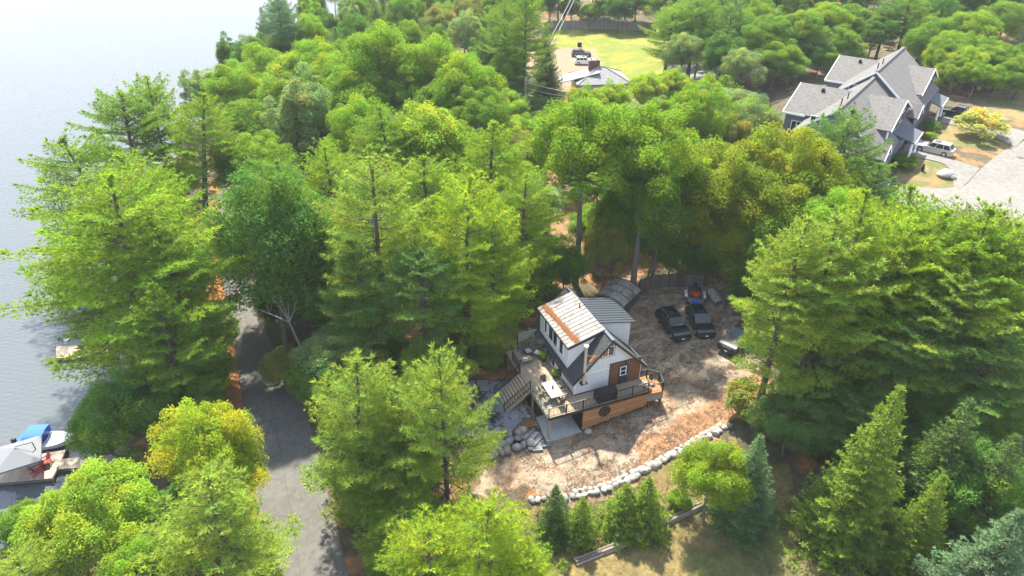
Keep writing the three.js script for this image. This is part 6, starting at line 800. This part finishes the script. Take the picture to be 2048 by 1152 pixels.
tree('shrub', 1975, 222, 3.8, 3.4, 'yellowShrub', 'rounded pale yellow shrub between the two village driveways'); tree('shrub', 1868, 240, 1.6, 1.2, 'leafD', 'small dark shrub by the townhouse porch steps'); tree('shrub', 1863, 262, 1.2, 1, 'leafC', 'small bright green shrub by the townhouse steps'); tree('shrub', 1815, 305, 1.6, 1.4, 'leafB', 'low green shrub at the townhouse corner by the silver wagon'); tree('shrub', 1820, 318, 1.3, 1.2, 'leafB', 'low green shrub on the lawn edge by the silver wagon');
tree('shrub', 1044, 812, 0.9, 0.6, 'yellowShrub', 'yellow flowering shrub on the rusty bed below the deck stairs', undefined);
for (const [u, v, l, s] of [[-0.5, 5.5, 'potted leafy plant on the deck beside the sliding door', 1.15], [-0.5, 2.85, 'potted leafy plant on the deck beside the patio door', 1.0]]) { const t = thing('potted_plant', l, 'plant', hw(u, D, v), 0.4, 'potted plants on the deck'); mk('pot', new THREE.CylinderGeometry(0.2, 0.15, 0.36, 14).translate(0, 0.18, 0), M.blackMatt, t); const f = put('foliage', PROTO.shrub[0].leaf, leafMat.leafC, t); f.scale.setScalar(0.22 * s); f.position.y = 0.2; const w = put('stem', PROTO.shrub[0].wood, M.bark, t); w.scale.setScalar(0.22 * s); w.position.y = 0.2; }
// --- dead white birch and leaning birch trunk
{
  const bz = G(612, 716), t = thing('dead_birch', 'bare white dead birch with forked limbs beside the lake road', 'tree', bz), r = R(61), L = [];
  const add = (a, b, r0, n) => { const d = b.clone().sub(a), m = a.clone().lerp(b, 0.5).add(V((r() - 0.5) * 0.25, 0, (r() - 0.5) * 0.25)); mk(n, limb([a, m, b], r0, r0 * 0.35, 6), M.birch, t); return d; };
  const fork = V(-0.9, 4.6, 0.2); add(V(0, 0, 0), fork, 0.2, 'trunk'); const tips = [[V(-1.7, 8.8, 0), 0.09], [V(-4.2, 6.6, 0.4), 0.07], [V(0.6, 8.2, 0.2), 0.08], [V(-2.6, 8.2, -0.3), 0.07], [V(-0.4, 8.6, -0.5), 0.06]];
  for (const [e, q] of tips) { add(fork, e, q, 'limb'); const mid = fork.clone().lerp(e, 0.55); for (let i = 0; i < 2; i++) add(mid, mid.clone().add(V((r() - 0.5) * 1.5, 0.7 + r() * 0.9, (r() - 0.5) * 0.8)), q * 0.4, 'twig'); }
  const b2 = G(700, 700), t2 = thing('birch_trunk', 'slender leaning white birch stem in the shade under the pines', 'tree', b2); mk('trunk', limb([V(0, 0, 0), V(-0.7, 3.2, 0), V(-1.9, 6.6, 0.2)], 0.09, 0.04, 6), M.birch, t2); mk('twig', limb([V(-1.3, 5, 0), V(-1.0, 5.8, 0.2), V(-0.8, 6.4, 0.3)], 0.03, 0.01, 5), M.birch, t2);
}
// --- understory that fills the woods between the tall trees
{
  const px = [[[930, 740], [1000, 670], [1060, 600], [1180, 545], [1290, 525], [1460, 530], [1500, 700], [1530, 800], [1470, 870], [1620, 940], [1640, 1300], [1000, 1300], [940, 1000]], [[1095, 20], [1330, 20], [1330, 150], [1260, 190], [1040, 195], [1060, 90]], [[1540, 80], [1900, 70], [2300, 150], [2300, 620], [1990, 560], [1900, 420], [1780, 420], [1780, 330], [1560, 250]], [[395, 300], [500, 300], [600, 690], [700, 950], [780, 1300], [460, 1300], [395, 620]]];
  const blocked = q => px.some(z => inPoly(z, q[0], q[1])), r = R(4711), mats = ['leafB', 'leafA', 'leafA', 'leafB', 'leafE', 'leafD']; let n = 0;
  for (let z = -36; z > -235; z -= 8.4) for (let x = -58; x < 150; x += 8.4) {
    const X = x + (r() - 0.5) * 5, Z = z + (r() - 0.5) * 5, y = ground(X, Z), h = -Z > 130 ? 9.4 + 5.8 * r() : (-Z > 85 ? 6 : 4.5) + 4 * r(), pick = r(), mi = Math.floor(r() * 6); if (shoreDist(X, Z) < 3 || pick < 0.1) continue;
    const far = -Z > 130, p0 = V(X, y, Z), a = toPx(V(X, y + h, Z)), b = toPx(p0), k = FPX / p0.distanceTo(V(0, CAM_H, 0)) * 2.6; if (a[0] < -80 || a[0] > 2130 || b[1] < -60 || a[1] > 1180) continue;
    if ([a, b, [(a[0] + b[0]) / 2, (a[1] + b[1]) / 2], [a[0] - k, a[1] + k], [a[0] + k, a[1] + k]].some(blocked)) continue;
    tree(pick < 0.3 ? 'youngpine' : far && pick < 0.42 ? 'spruce' : pick < 0.62 ? (far ? 'column' : 'round') : 'broad', a[0], a[1], h, (2.8 + 1.2 * r()) * (far && pick < 0.62 ? 0.85 : 1), pick < 0.3 ? (mi % 2 ? 'pineB' : 'pineD') : far && pick < 0.42 ? 'spruceC' : mats[mi], far ? 'low hazy % tree filling the far woods' : 'low % understory tree filling the woods between taller trees', far ? 'understory of the far woods' : 'understory of the woods'); n++;
  }
  treeLog.push('filled ' + n);
}
if (globalThis.DEBUG_TREES) console.log(treeLog.join('\n'));
scene.traverse(o => { if (o.isMesh) o.castShadow = o.receiveShadow = true; });
renderer.render(scene, camera);
